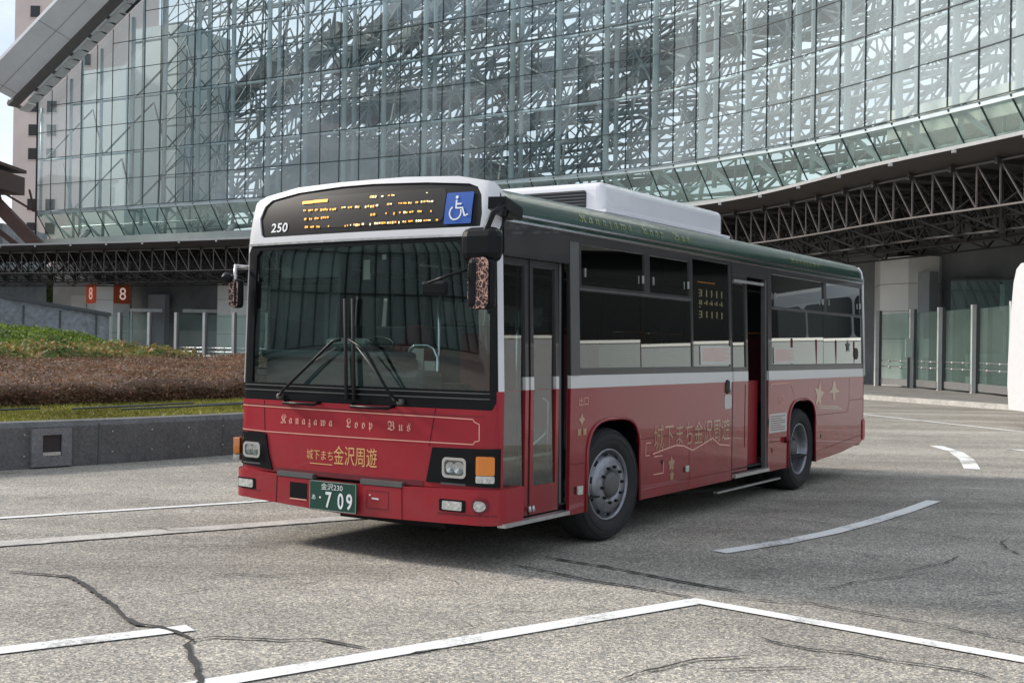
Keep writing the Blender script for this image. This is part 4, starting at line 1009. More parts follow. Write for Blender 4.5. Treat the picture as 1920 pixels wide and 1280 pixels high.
def WS(s, z, w=0):
    u = (s-1.235)/1.2; v = (z-1.85)/.55; b = .010*(1-u*u)*(1-v*v)+.006*(1-v*v); p = F(s, z, w); return (p[0]-b*0.9, p[1], p[2])
vs_, fs_ = plate2d([wsh], 0, (.05, .05)); s = MB(); s.add([WS(u, v, -.02) for u, v, q in vs_], fs_, True); s.obj('windscreen', 'windscreen', bus)
LED = [(1.938,1.81,2.772,.024),(1.813,1.649,2.775,.024),(1.907,1.873,2.705,.021),(1.848,1.789,2.701,.018),(1.772,1.738,2.701,.018),(1.71,1.62,2.701,.022),(1.606,1.588,2.697,.02),(1.579,1.533,2.697,.02),(1.48,1.431,2.702,.016),(1.409,1.364,2.703,.019),(1.334,1.281,2.703,.02),(1.23,1.177,2.702,.023),(1.173,1.131,2.699,.02),(1.119,1.094,2.703,.017),(1.007,.953,2.706,.016),(.896,.855,2.705,.013),(.847,.807,2.706,.016),(.8,.76,2.706,.017),(.732,.704,2.706,.015),(.681,.634,2.709,.018),(.627,.565,2.71,.017),(1.197,1.123,2.777,.021),(1.081,1.056,2.772,.014),(1.015,.985,2.771,.008),(.982,.948,2.775,.014),(.645,.621,2.774,.009),(1.878,1.849,2.631,.018),(1.82,1.786,2.631,.019),(1.759,1.711,2.632,.018),(1.688,1.6,2.633,.018),(1.16,1.108,2.633,.019),(1.009,.993,2.634,.015),(.931,.914,2.632,.02),(.875,.859,2.635,.015),(.835,.786,2.635,.018),(.779,.731,2.637,.017),(.7,.656,2.636,.017),(.58,.56,2.636,.019),(1.857,1.818,2.566,.018),(1.795,1.747,2.564,.016),(1.725,1.686,2.562,.018),(1.596,1.577,2.56,.02),(1.416,1.402,2.559,.02),(1.389,1.378,2.56,.02),(1.358,1.345,2.557,.012),(1.323,1.254,2.56,.021),(1.237,1.207,2.561,.015),(1.156,1.139,2.559,.021),(1.11,.993,2.562,.017),(.982,.887,2.562,.018),(.872,.855,2.56,.018),(.831,.791,2.563,.017),(.777,.724,2.565,.017),(.706,.65,2.565,.017),(.635,.566,2.562,.012),(.52,.498,2.563,.015)]
sa = MB(); sb = MB(); R = random.Random(4)
for a, b, z, h in LED:   # LED rows: separate lamp clusters
    k = max(1, round((a-b)/.022)); w_ = (a-b)/k; solid = a > 1.6 and z > 2.76
    for i in range(k):
        x0 = a-i*w_; x1 = x0-w_*(1 if solid else R.uniform(.55, .9)); hh = h if solid else h*R.uniform(.6, 1); zz = z-(0 if solid else R.uniform(0, h-hh))
        (sa if (a > 1.5 or R.random() < .55) else sb).add([F(x0, zz-hh, -.006), F(x1, zz-hh, -.006), F(x1, zz, -.006), F(x0, zz, -.006)], [(0, 1, 2, 3)])
sa.obj('led_lettering', 'led', ds); sb.obj('led_lettering', 'ledw', ds)
skin('inner_screen', [rrect(.46, 1.80, 2.54, 2.80, .05)], mat('screen_grey', (.022, .020, .021), .4, spec=.25), F, -.0105, 0, G, ds)
lettering('fleet_number', 'signwhite', [('250', 2.262, 2.065, 2.528, 2.605, 1.05)], F, -.008, ds, .02)
ic = skin('wheelchair_sign', [rrect(.205, .445, 2.52, 2.756, .008)], 'blue', F, -.002, .004, G, ds)
s = MB(); Fi = lambda u, v: F(.43-u*.21, 2.53+v*.215, .003)
def arc(cx_, cy_, r, a0, a1, n=16): return [(cx_+r*math.cos(math.radians(a0+(a1-a0)*i/n)), cy_+r*math.sin(math.radians(a0+(a1-a0)*i/n))) for i in range(n+1)]
strokes_mesh(s, arc(.40, .34, .24, 125, 385, 22), .055, Fi); strokes_mesh(s, [(.40, .78), (.41, .5), (.68, .5), (.80, .22), (.94, .27)], .07, Fi); strokes_mesh(s, [(.40, .64), (.62, .64)], .06, Fi)
s.add([Fi(x, y) for x, y in arc(.40, .88, .06, 0, 345, 12)], [tuple(range(13))]); s.obj('wheelchair_symbol', 'signwhite', ic)
skin('cowl', [[(.0, 1.165), (.0, 1.29), (BW+.05, 1.29), (BW+.05, 1.165)]], 'black', F, -.004, .06, G)
lines('cowl_rib', [[(.05, 1.285), (2.5, 1.285)], [(.05, 1.245), (2.5, 1.245)]], .008, 'greymetal', F, .002)
fp = skin('front_panel', [[(-.075, .585), (-.075, 1.30), (.0, 1.30), (.0, 1.22), (.03, 1.165), (BW+.075, 1.165), (BW+.075, .585)]], 'red', F, 0, .05, (.04, .1), smooth=False)
# panel swelling: a shallow lower step behind the bumper
skin('front_step', [[(.60, .585), (.60, .625), (2.12, .625), (2.12, .585)]], 'red_in', F, .003, .01, G)
lines('panel_seam', [[(2.256, 1.163), (2.23, .60)], [(.503, 1.163), (.555, .885)], [(2.25, .895), (2.56, .895)]], .006, 'black', F, .002)
gold = [(2.56, 1.112), (2.254, 1.111), (.521, 1.102), (.182, 1.097), (.168, 1.078), (.128, 1.064), (.126, .945), (.165, .935), (.175, .916), (.546, .914), (2.25, .907), (2.56, .914)]
lines('gold_outline', [gold], .008, 'pinkgold', F, .004)
lines('press_line', [[(2.56, 1.125), (.10, 1.118)]], .006, 'red_in', F, .0025)
lettering('front_lettering', 'pinkgold', [('𝕶𝖆𝖓𝖆𝖟𝖆𝖜𝖆  𝕷𝖔𝖔𝖕  𝕭𝖚𝖘', 2.055, .724, .965, 1.055, 1.75)], F, .004)
lettering('front_lettering', 'gold', [('城下まち', 1.755, 1.475, .715, .795, 1.0), ('金沢周遊', 1.465, 1.035, .69, .84, 1.0)], F, .004)
lines('underline', [[(1.72, .685), (1.48, .685)]], .007, 'gold', F, .004)
def lamp_block(poly, hl, nm):
    hs = skin('headlight', [poly], 'black', F, .012, .03, G)
    x0, x1, z0, z1 = hl
    skin('bezel', [rrect(x0, x1, z0, z1, .035), rrect(x0+.02, x1-.02, z0+.02, z1-.02, .025)], 'chrome', F, .03, .02, G, hs)
    skin('reflector', [rrect(x0+.015, x1-.015, z0+.015, z1-.015, .025)], 'greymetal', F, .013, 0, G, hs)
    s = MB()
    for q, rr in ((.33, .045), (.68, .04)):
        cx_ = x0+(x1-x0)*q; cz = (z0+z1)/2
        s.add([F(x, z, .020) for x, z in arc(cx_, cz, rr, 0, 348, 20)]+[F(cx_, cz, .014)], [(i, (i+1) % 21, 21) for i in range(21)])
    s.obj('reflector', 'chrome', hs)
    skin('lens', [rrect(x0+.012, x1-.012, z0+.012, z1-.012, .025)], glass('lens_glass_'+nm, (.85, .88, .9), 1.5, 2.0, .05), F, .026, 0, G, hs)
    lines('trim', [[(x0+.01, z0-.045), (x1+.02, z0-.045)]], .012, 'greymetal', F, .014, hs)
lamp_block([(.521, .878), (-.035, .888), (-.035, .609), (.573, .622)], (.219, .422, .666, .815), 'near')
lamp_block([(BW+.02, .892), (2.223, .891), (2.188, .728), (2.14, .601), (BW+.02, .634)], (2.27, 2.475, .687, .815), 'far')
def indicator(fn, sgn):
    i1 = skin('indicator', [rrect(0, .105, .70, .835, .012)], 'amber', fn, .05, .05, G); skin('side_marker', [rrect(0, .105, .645, .697, .01)], 'clearlens', fn, .05, .05, G, i1)
    return i1
indicator(lambda s_, z, w=0: F(s_+.02, z, w), 1)
indicator(lambda s_, z, w=0: F(BW-.02+s_, z, w+.03), -1)
# bumper
bp = skin('bumper', [[(-.30, .345), (-.30, .60), (.05, .595), (.77, .575), (.775, .56), (2.05, .56), (2.055, .575), (2.50, .59), (BW+.30, .59), (BW+.30, .37), (2.50, .362), (2.05, .345), (1.3, .32), (.75, .328), (0, .342)]], 'red', F, .035, .12, (.04, .3), smooth=False)
lines('bumper_seam', [[(2.052, .575), (2.06, .345)], [(.772, .575), (.765, .33)]], .007, 'black', F, .037, bp)
lines('bumper_crease', [[(BW, .44), (2.25, .425)], [(.45, .405), (.0, .41)]], .012, 'red_in', F, .037, bp)
skin('step_pad', [[(1.655, .565), (1.655, .603), (2.05, .603), (2.05, .565)]], 'greymetal', F, .04, .1, G, bp)
skin('step_pad', [[(.77, .565), (.77, .603), (1.165, .603), (1.165, .565)]], 'greymetal', F, .04, .1, G, bp)
hb = skin('towing_recess', [rect(1.715, 1.902, .402, .526)], 'black', F, .038, .002, G, bp); lines('lip', [[(1.90, .395), (1.715, .395)]], .01, 'pinkgold', F, .039, bp)
lines('hatch_outline', [[(.895, .389), (1.10, .389), (1.10, .522), (.895, .522), (.895, .389)]], .006, 'red_in', F, .038, bp)
lines('hatch_mark', [[(1.05, .465), (.985, .462)], [(1.075, .488), (1.062, .488)]], .011, 'signwhite', F, .039, bp)
for k, (x0, x1, z0, z1) in enumerate(((.242, .407, .435, .499), (2.335, 2.505, .445, .508))):
    fl = skin('fog_lamp', [rrect(x0-.03, x1+.03, z0-.012, z1+.012, .012)], 'black', F, .038, .002, G, bp); skin('lens', [rrect(x0, x1, z0, z1, .01)], 'clearlens', F, .046, .008, G, fl)
fl = skin('round_lamp', [rrect(.055, .145, .435, .525, .04)], 'clearlens', F, .055, .02, G, bp); skin('ring', [rrect(.047, .153, .427, .533, .045), rrect(.062, .138, .442, .518, .035)], 'red_in', F, .058, .02, G, fl)
# number plate
npl = skin('number_plate', [rrect(1.17, 1.65, .335, .566, .012)], 'plate', F, .075, .012, G)
lines('plate_rim', [[(1.176, .341), (1.644, .341), (1.644, .560), (1.176, .560), (1.176, .341)]], .005, 'alu', F, .0765, npl)
lettering('plate_characters', 'signwhite', [('金沢230', 1.525, 1.305, .498, .55, 1.0), ('あ', 1.622, 1.583, .415, .455, 1.0), ('・', 1.545, 1.525, .428, .445, 1.0)], F, .0775, npl)
lettering('plate_characters', 'signwhite', [('7', 1.478, 1.415, .36, .485, 1.0), ('0', 1.355, 1.295, .36, .485, 1.0), ('9', 1.268, 1.208, .36, .485, 1.0)], F, .0775, npl, .02)
# wipers
def wiper(p):
    a = MB(); a.path([WS(x, z, w_) for x, z, w_ in p[:-2]], .012, 6); o = a.obj('wiper', 'black', bus)
    b = MB(); b.path([WS(x, z, w_) for x, z, w_ in p[-2:]], .014, 6); b.path([WS(x+.02, z, w_-.01) for x, z, w_ in p[-2:]], .008, 5); b.obj('blade', 'rubber', o)
wiper([(2.041, 1.20, .04), (1.95, 1.25, .09), (1.41, 1.647, .09), (1.335, 1.66, .08), (1.34, 1.978, .03), (1.325, 1.20, .03)])
wiper([(.802, 1.20, .04), (.86, 1.26, .09), (1.087, 1.59, .09), (1.25, 1.66, .08), (1.262, 1.978, .03), (1.25, 1.20, .03)])
s = MB(); s.path([F(x, z, .07) for x, z in ((2.02, 1.21), (1.7, 1.45), (1.40, 1.60))], .007, 6); s.path([F(x, z, .07) for x, z in ((.83, 1.21), (1.0, 1.42), (1.2, 1.62))], .007, 6); s.obj('wiper_link', 'greymetal', bus)
for a, b in ((2.0, 1.62), (1.28, .88)):
    s = MB(); s.path([F(a, 1.165, .0), F(a-.02, 1.15, .05), F(b+.02, 1.15, .05), F(b, 1.165, .0)], .013, 6); s.obj('grab_handle', 'black', bus)
s = MB(); s.tube(F(.802, 1.20, .0), F(.802, 1.20, .05), .022, 10); s.tube(F(2.041, 1.20, .0), F(2.041, 1.20, .05), .022, 10); s.obj('wiper_spindle', 'greymetal', bus)

# ---- mirrors (near side)
s = MB()
s.beam(tum(.30, -.02, 2.60), tum(-.13, -.16, 2.63), .13, .085); s.path([(-.10, -.16, 2.62), (-.22, -.14, 2.54), (-.27, -.12, 2.42), (-.27, -.12, 2.1)], .022, 8); s.path([(.0, -.13, 2.58), (-.12, -.12, 2.40), (-.22, -.10, 2.33)], .010, 6)
mr = s.obj('mirror_arm', 'black', bus)
def rbox(name, c, dims, r, m, parent, rz=0, rx=0, seg=3):
    bm = bmesh.new(); bmesh.ops.create_cube(bm, size=1); bmesh.ops.scale(bm, vec=dims, verts=bm.verts)
    bmesh.ops.bevel(bm, geom=bm.edges[:], offset=min(r, min(dims)*.48), segments=seg, affect='EDGES', profile=.5)
    bmesh.ops.transform(bm, matrix=Matrix.Translation(c) @ Matrix.Rotation(rz, 4, 'Z') @ Matrix.Rotation(rx, 4, 'X'), verts=bm.verts)
    me = bpy.data.meshes.new(name); bm.to_mesh(me); bm.free()
    for p in me.polygons: p.use_smooth = False
    return link(name, me, m, parent)
m1 = rbox('side_mirror', (-.26, -.09, 2.06), (.10, .20, .36), .04, 'black', bus, .15)
vs_, fs_ = plate2d([rrect(-.095, .095, 1.885, 2.235, .05)], .004); s = MB(); s.add([(-.315-w_+u*.15, -.09+u, v) for u, v, w_ in vs_], fs_); s.obj('cover', 'maple', m1)
m2 = rbox('round_mirror', (-.24, -.07, 2.325), (.14, .30, .25), .07, 'black', bus, .1)
s = MB(); s.path([(-.24, -.05, 2.18), (-.38, .12, 2.11), (-.40, .27, 2.06)], .010, 6); m3 = s.obj('mirror_arm', 'black', bus)
rbox('wing_mirror', (-.28, .30, 2.03), (.06, .20, .10), .02, 'black', bus, .1)
# far side mirror
s = MB(); s.path([tum(.12, BW, 2.26), (-.02, BW-.02, 2.26), (-.04, BW-.04, 2.2), (-.04, BW-.04, 1.96)], .016, 8); s.obj('mirror_arm', 'alu', bus)
m4 = rbox('side_mirror', (-.02, BW-.05, 2.03), (.09, .09, .24), .03, 'black', bus, -.3)
vs_, fs_ = plate2d([rrect(-.04, .04, 1.92, 2.14, .03)], .004); s = MB(); s.add([(-.07-w_-u*.3, BW-.05+u, v) for u, v, w_ in vs_], fs_); s.obj('cover', 'maple', m4)
s = MB(); s.tube((-.06, BW+.02, 2.17), (-.10, BW+.0, 2.13), .05, 12); s.obj('round_mirror', 'black', bus)

# ---- door side
X0 = .17
def arch(x0, x1, zt, zb=.30, sh=0):
    c = (x0+x1)/2; h = (x1-x0)/2; r = h*.62
    pts = [(x0, zb), (x0+.01, zt-.40)]
    for i in range(1, 13):
        a = PI-PI*i/13; pts.append((c+h*.99*math.copysign(abs(math.cos(a))**.62, math.cos(a)), zt-.40+.40*math.sin(a)**.62))
    return pts+[(x1-.01, zt-.40), (x1, zb)]
fa_ = arch(1.395, 2.352, 1.035); ra_ = arch(6.06, 7.0, 1.065)
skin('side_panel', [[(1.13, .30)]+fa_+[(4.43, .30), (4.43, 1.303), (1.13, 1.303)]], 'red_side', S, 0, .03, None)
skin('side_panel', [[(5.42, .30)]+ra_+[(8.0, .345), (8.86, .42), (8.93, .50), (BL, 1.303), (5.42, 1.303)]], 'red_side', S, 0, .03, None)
skin('white_belt', [rect(1.13, 4.43, 1.303, 1.405)], 'belt', S, .002, .03)
skin('white_belt', [rect(5.42, BL, 1.303, 1.405)], 'belt', S, .002, .03)
for A in (fa_, ra_): 
    s = MB(); s.path([S(x, z, .004) for x, z in A], .014, 6); s.obj('arch_lip', 'red_side', bus)
# window surrounds
w1, w2, w3 = (1.30, 2.47, 1.463, 2.46), (2.545, 3.42, 1.463, 2.46), (3.47, 4.36, 1.463, 2.50)
w4, w5 = (5.545, 7.36, 1.475, 2.475), (7.43, 8.90, 1.475, 2.475)
low1 = (1.285, 3.43, 1.463, 2.09)
skin('window_surround', [rect(1.13, 4.43, 1.405, 2.56), rect(1.285, 3.43, 1.463, 2.085), rect(1.32, 2.45, 2.13, 2.46), rect(2.555, 3.40, 2.13, 2.46), rect(3.47, 4.36, 1.463, 2.50)], 'band', S, 0, .03)
skin('window_surround', [rect(5.42, BL-.02, 1.405, 2.56), rect(5.545, 8.90, 1.475, 2.085), rect(5.56, 7.34, 2.12, 2.475), rect(7.44, 8.89, 2.12, 2.475)], 'band', S, 0, .03)
skin('door_header', [rect(X0, 1.13, 2.29, 2.56)], 'band', S, .004, .03)
skin('door_header', [rect(4.43, 5.42, 2.40, 2.56)], 'band', S, .002, .03)
skin('door_pillar', [rect(1.13, 1.27, 1.405, 2.47)], 'greymetal', S, .008, .01)
def pane(x0, x1, z0, z1, m='busglass', off=-.012, fn=S, nm='window'):
    s = MB(); j = random.uniform(-.003, .003); s.add([fn(x0, z0, off+j), fn(x1, z0, off), fn(x1, z1, off-j), fn(x0, z1, off)], [(0, 1, 2, 3)]); return s.obj(nm, m, bus)
pane(1.285, 2.36, 1.463, 2.085, off=-.006); pane(2.375, 3.43, 1.463, 2.085, off=-.006); pane(1.32, 2.45, 2.13, 2.46, off=-.014); pane(2.555, 3.40, 2.13, 2.46, off=-.014); lw_ = pane(3.47, 4.36, 1.463, 2.50, off=-.006)
pane(5.545, 7.30, 1.475, 2.085, off=-.006); pane(7.315, 8.90, 1.475, 2.085, off=-.006); pane(5.56, 7.34, 2.12, 2.475, off=-.014); pane(7.44, 8.89, 2.12, 2.475, off=-.014)
lines('window_trim', [[(1.285, 2.10), (3.43, 2.10)], [(5.55, 2.10), (8.9, 2.10)], [(1.285, 1.458), (4.38, 1.458)], [(5.55, 1.468), (8.9, 1.468)]], .012, 'greymetal', S, .004)
s = MB()
for x in (1.36, 2.40, 2.60, 3.35, 5.65, 7.28, 7.5, 8.8): s.box(x, x+.02, -.012, .0, 2.20, 2.27)
s.obj('window_catch', 'alu', bus, tum)
# side display
sdp = skin('side_display', [rrect(3.60, 4.25, 1.90, 2.31, .02)], 'black', S, -.025, .02)
s = MB(); R = random.Random(9)
for c in range(5):
    for r in range(3):
        x = 3.66+c*.125; z = 2.215-r*.105
        if c == 0:
            for q in range(3): s.add([S(x, z-q*.03, -.022), S(x+.035, z-q*.03, -.022), S(x+.035, z-q*.03-.012, -.022), S(x, z-q*.03-.012, -.022)], [(0, 1, 2, 3)])
        h2 = .07 if r != 1 else .05
        s.add([S(x+.045, z, -.022), S(x+.072, z, -.022), S(x+.072, z-h2, -.022), S(x+.045, z-h2*R.uniform(.8, 1), -.022)], [(0, 1, 2, 3)])
        if r == 1: s.add([S(x, z-.02, -.022), S(x+.03, z-.02, -.022), S(x+.03, z-.034, -.022), S(x, z-.034, -.022)], [(0, 1, 2, 3)])
s.obj('led_lettering', 'ledw', sdp); lines('led_bar', [[(3.63, 2.285), (4.05, 2.285)]], .014, 'led', S, -.021, sdp)
s = MB(); s.add([S(3.50, 1.48, -.03), S(4.33, 1.48, -.03), S(4.33, 2.48, -.03), S(3.50, 2.48, -.03)], [(0, 1, 2, 3)]); s.obj('display_backing', 'black', bus)
# notices
for (x0, x1, z0, z1) in ((3.628, 4.374, 1.48, 1.665), (5.60, 6.265, 1.485, 1.665)):
    nb = skin('notice', [rrect(x0, x1, z0, z1, .01)], 'paper', S, .001, .003)
    lines('notice_text', [[(x0+.05, z1-.03-.022*k), (x1-.05-.1*(k % 2), z1-.03-.022*k)] for k in range(6)], .007, 'pinkgold', S, .003, nb)
skin('notice', [rrect(5.462, 6.005, .72, .93, .01)], 'paper', S, .003, .002, None)
lines('notice_text', [[(5.5, .90-.025*k), (5.95-.12*(k % 3 == 1), .90-.025*k)] for k in range(7)], .006, 'red_in', S, .0055)
skin('notice', [rrect(4.215, 4.395, 1.03, 1.175, .03)], 'paper', S, .003, .002)
skin('door_handle', [rrect(4.235, 4.335, 1.185, 1.325, .02)], 'black', S, .003, .002)
s = MB(); s.path([S(4.29, 1.32, .0), S(4.29, 1.31, .03), S(4.29, 1.20, .03), S(4.29, 1.19, 0)], .01, 6); s.obj('grab_handle', 'alu', bus)
# panel seams
lines('panel_seam', [[(2.37, .83), (4.43, .845)], [(3.38, .835), (3.39, .32)], [(7.03, .856), (8.25, .851), (8.31, .98), (8.33, 1.0), (8.95, 1.002)], [(8.31, 1.0), (8.31, 1.29)], [(2.36, .40), (4.42, .40)], [(7.02, .42), (8.85, .52)], [(1.15, .70), (1.40, .70)], [(5.44, .62), (6.05, .62)]], .006, 'red_in', S, .002)
lines('panel_seam', [[(4.425, .32), (4.425, 2.5)], [(5.425, .32), (5.425, 2.5)], [(8.93, .5), (8.93, 2.5)]], .012, 'black', S, .003)
lines('latch', [[(2.46, .79), (2.56, .79)], [(2.46, .79), (2.46, .68)], [(2.46, .68), (2.54, .68)], [(2.62, .66), (2.80, .66)], [(2.82, .60), (2.82, .50)], [(2.62, .50), (2.82, .50)]], .010, 'pinkgold', S, .003)
lines('latch', [[(2.79, .62), (2.79, .58)], [(3.27, .52), (3.27, .47)], [(1.22, .52), (1.22, .46)], [(5.56, .55), (5.56, .50)], [(7.2, .62), (7.2, .57)], [(5.44, .80), (5.44, .88)]], .03, 'black', S, .003)
skin('side_marker', [rrect(3.30, 3.36, .47, .53, .01)], 'clearlens', S, .012, .01); skin('side_marker', [rrect(1.25, 1.33, .45, .52, .01)], 'clearlens', S, .012, .01)
s = MB(); s.tube(S(5.98, .62, 0), S(5.98, .62, .05), .035, 12); s.obj('filler_cap', 'red_in', bus)
def star(cx_, cz, r, n=5, rot=90, k=.42): return [(cx_+(r if i % 2 == 0 else r*k)*math.cos(math.radians(rot+180*i/n)), cz+(r if i % 2 == 0 else r*k)*math.sin(math.radians(rot+180*i/n))) for i in range(2*n)]
fg = 'faintgold'
skin('emblem', [star(7.12, 1.10, .19, 5, 80)], fg, S, .003, 0); skin('emblem', [[(7.48, 1.12), (7.60, 1.16), (7.66, 1.26), (7.72, 1.26), (7.78, 1.16), (7.92, 1.12), (7.74, 1.11), (7.72, 1.02), (7.66, 1.02), (7.64, 1.11)]], fg, S, .003, 0)
lines('emblem_line', [[(7.05, .97), (7.9, .93)], [(7.1, .945), (8.0, .90)]], .012, fg, S, .003)
skin('emblem', [star(8.277, 1.70, .10, 5, 90)], 'greymetal', S, .0015, 0); skin('fuel_cap', [rrect(8.53, 8.70, 1.53, 1.68, .07)], 'black', S, .004, .003)
lettering('side_lettering', fg, [('城下まち金沢周遊', 2.62, 4.34, .715, .945, 1.05)], S, .003)
lines('wave_line', [[(2.60, .685), (2.85, .715), (3.09, .735), (3.25, .72), (3.45, .665), (3.70, .71), (3.92, .755), (4.10, .68), (4.37, .655)]], .014, 'pinkgold', S, .0035)
lettering('side_lettering', 'pinkgold', [('出口', 1.262, 1.412, 1.16, 1.235, 1.0)], S, .003)
lettering('side_lettering', 'pinkgold', [('入口', 5.72, 5.90, 1.03, 1.13, 1.0)], S, .003)
skin('emblem', [star(1.31, 1.05, .055, 4, 0, .5)], fg, S, .003, 0); skin('emblem', [star(1.27, .95, .04, 4, 45, .6)], fg, S, .003, 0); skin('emblem', [star(1.36, .95, .04, 4, 45, .6)], fg, S, .003, 0)
skin('emblem', [star(2.99, .57, .075, 5, 90, .6)], fg, S, .003, 0); skin('emblem', [star(3.0, .46, .055, 5, 90, .6)], fg, S, .003, 0)
lines('gold_outline', [[(5.50, 1.22), (5.50, 1.255), (5.56, 1.262), (6.05, 1.262), (6.16, 1.24), (6.25, 1.12)]], .010, 'pinkgold', S, .003)

# front folding door
fd = MB(); fd.add([S(X0, .345, -.05), S(1.13, .345, -.05), S(1.13, .36, -.05), S(X0, .36, -.05)], [(0, 1, 2, 3)])
def leaf(x0, x1, off, split, nm='front_door'):
    ux0, ux1 = x0, x1
    d = skin(nm, [rect(x0, x1, .36, 1.303), rect(x0+.045, x1-.045, .57, 1.31-.002)][:1]+[rect(x0+.045, x1-.045, .575, 1.300)], 'red_side', S, off, .03)
    skin('belt', [rect(x0, x0+.045, 1.303, 1.40)], 'belt', S, off+.001, .03, None, d); skin('belt', [rect(x1-.045, x1, 1.303, 1.40)], 'belt', S, off+.001, .03, None, d)
    skin('upper_frame', [[(x0, 1.40), (x0+.045, 1.40), (x0+.045, 2.235), (x1-.045, 2.235), (x1-.045, 1.40), (x1, 1.40), (x1, 2.285), (x0, 2.285)]], 'band', S, off, .03, None, d)
    s = MB(); s.add([S(x0+.04, .57, off-.012), S(x1-.04, .57, off-.009), S(x1-.04, 2.24, off-.012), S(x0+.04, 2.24, off-.015)], [(0, 1, 2, 3)]); s.obj('pane', 'doorglass', d)
    s = MB()
    lines('door_rail', [[(x0+.045, .80), (x1-.045, .80)]], .022, 'alu', S, off-.03, d)
    return d
leaf(X0+.005, .555, -.03, 0); leaf(.585, 1.00, -.03, 0)
skin('door_seal', [rect(.553, .587, .35, 2.29)], 'rubber', S, -.036, .02); skin('door_gap', [rect(1.0, 1.13, .35, 2.29)], 'black', S, -.05, .02)
skin('door_post', [rect(1.04, 1.07, .40, 2.29)], 'greymetal', S, -.04, .02)
s = MB(); s.beam(S(X0-.04, .335, .02), S(1.05, .335, .02), .07, .03); s.obj('door_sill', 'alu', bus)
s = MB(); s.tube(S(.55, .39, 0), S(.55, .43, -.01), .015, 6); s.tube(S(.60, .39, 0), S(.60, .43, -.01), .015, 6); s.obj('hinge', 'alu', bus)
s = MB(); s.path([(.93, .09, .62), (.93, .09, 1.20), (.90, .12, 1.23)], .012, 6); s.path([(.65, .09, .85), (.85, .07, .95), (.92, .09, 1.02)], .011, 6); s.path([(.30, .2, 1.55), (.34, .2, 2.1), (.40, .2, 2.18), (.5, .2, 2.2)], .014, 6); s.path([(.25, .25, .85), (.6, .3, .83)], .012, 6); s.obj('handrail', 'chrome', bus)
lettering('door_notice', 'black', [('出口専用', .94, .66, 1.82, 1.86, 1.0)], S, -.038)
# middle sliding door (partly open)
md = skin('middle_door', [rect(4.44, 4.93, .36, 1.303), rect(4.50, 4.86, .60, 1.27)], 'red_side', S, -.035, .03)
skin('door_skin', [rect(4.50, 4.86, .60, 1.27)], 'red_side', S, -.04, .01, None, md)
skin('belt', [rect(4.44, 4.93, 1.303, 1.405)], 'belt', S, -.034, .03, None, md)
skin('upper_frame', [rect(4.44, 4.93, 1.405, 2.40), rect(4.49, 4.875, 1.45, 2.34)], 'band', S, -.035, .03, None, md)
s = MB(); s.add([S(4.485, 1.44, -.05), S(4.88, 1.44, -.045), S(4.88, 2.345, -.05), S(4.485, 2.345, -.055)], [(0, 1, 2, 3)]); s.obj('pane', 'busglass', md)
skin('door_jamb', [rect(5.375, 5.42, .34, 2.40)], 'greymetal', S, -.002, .05)
s = MB(); s.box(4.95, 5.37, .10, .13, .40, 1.30); s.obj('partition', mat('red_inner_panel', (.22, .004, .010), .5), bus)
s = MB(); s.box(4.44, 5.40, .54, .58, .40, 2.5); s.obj('stepwell_back', 'black', bus)
s = MB(); s.beam(S(4.43, .335, .015), S(5.38, .335, .015), .06, .035); s.beam(S(4.5, 2.345, -.02), S(5.35, 2.345, -.02), .03, .03); s.obj('door_sill', 'alu', bus)
s = MB(); s.beam((4.30, .12, .17), (6.1, .12, .17), .05, .02); s.obj('under_rail', 'alu', bus)

# ---- roof
prof = [(-.002, 2.60), (.008, 2.68), (.040, 2.74), (.10, 2.785), (.22, 2.815)]
def roofstrip(name, pr, m, x0=.16, x1=BL):
    s = MB(); n = 14; vs = []
    for i in range(n+1):
        x = x0+(x1-x0)*i/n
        for y, z in pr: vs.append(tum(x, y, z))
    k = len(pr); s.add(vs, [(i*k+j, (i+1)*k+j, (i+1)*k+j+1, i*k+j+1) for i in range(n) for j in range(k-1)], True); return s.obj(name, m, bus)
roofstrip('roof_edge', prof, 'green'); roofstrip('roof_edge', [(BW-y, z) for y, z in prof], 'green')
roofstrip('roof', [(.22, 2.815), (.5, 2.855), (.9, 2.88), (1.29, 2.887), (1.68, 2.88), (2.08, 2.855), (BW-.22, 2.815)], 'white')
def yp(z):
    for (y0, z0), (y1, z1) in zip(prof, prof[1:]):
        if z0 <= z <= z1: return y0+(y1-y0)*(z-z0)/(z1-z0)
    return 0
lettering('roof_lettering', 'greengold', [('𝕶𝖆𝖓𝖆𝖟𝖆𝖜𝖆  𝕷𝖔𝖔𝖕  𝕭𝖚𝖘', 1.30, 3.42, 2.625, 2.72, 1.5), ('𝕶𝖆𝖓𝖆𝖟𝖆𝖜𝖆', 6.2, 7.2, 2.625, 2.72, 1.5)], lambda u, v, w=0: tum(u, yp(v)-.004, v), 0)
s = MB(); s.box(.17, BL, -.030, .004, 2.585, 2.602); s.box(.17, BL, -.022, .004, 2.540, 2.556); s.obj('drip_rail', 'chrome', bus, tum)
s = MB(); s.box(.17, BL, -.012, .004, 2.557, 2.584); s.obj('drip_channel', 'green', bus, tum)
s = MB(); s.path([tum(.172, -.006, 2.30), tum(.172, -.008, 2.60), tum(.172, .02, 2.74), tum(.18, .10, 2.80), tum(.19, .3, 2.85)], .008, 6); s.obj('mask_seam', 'black', bus)
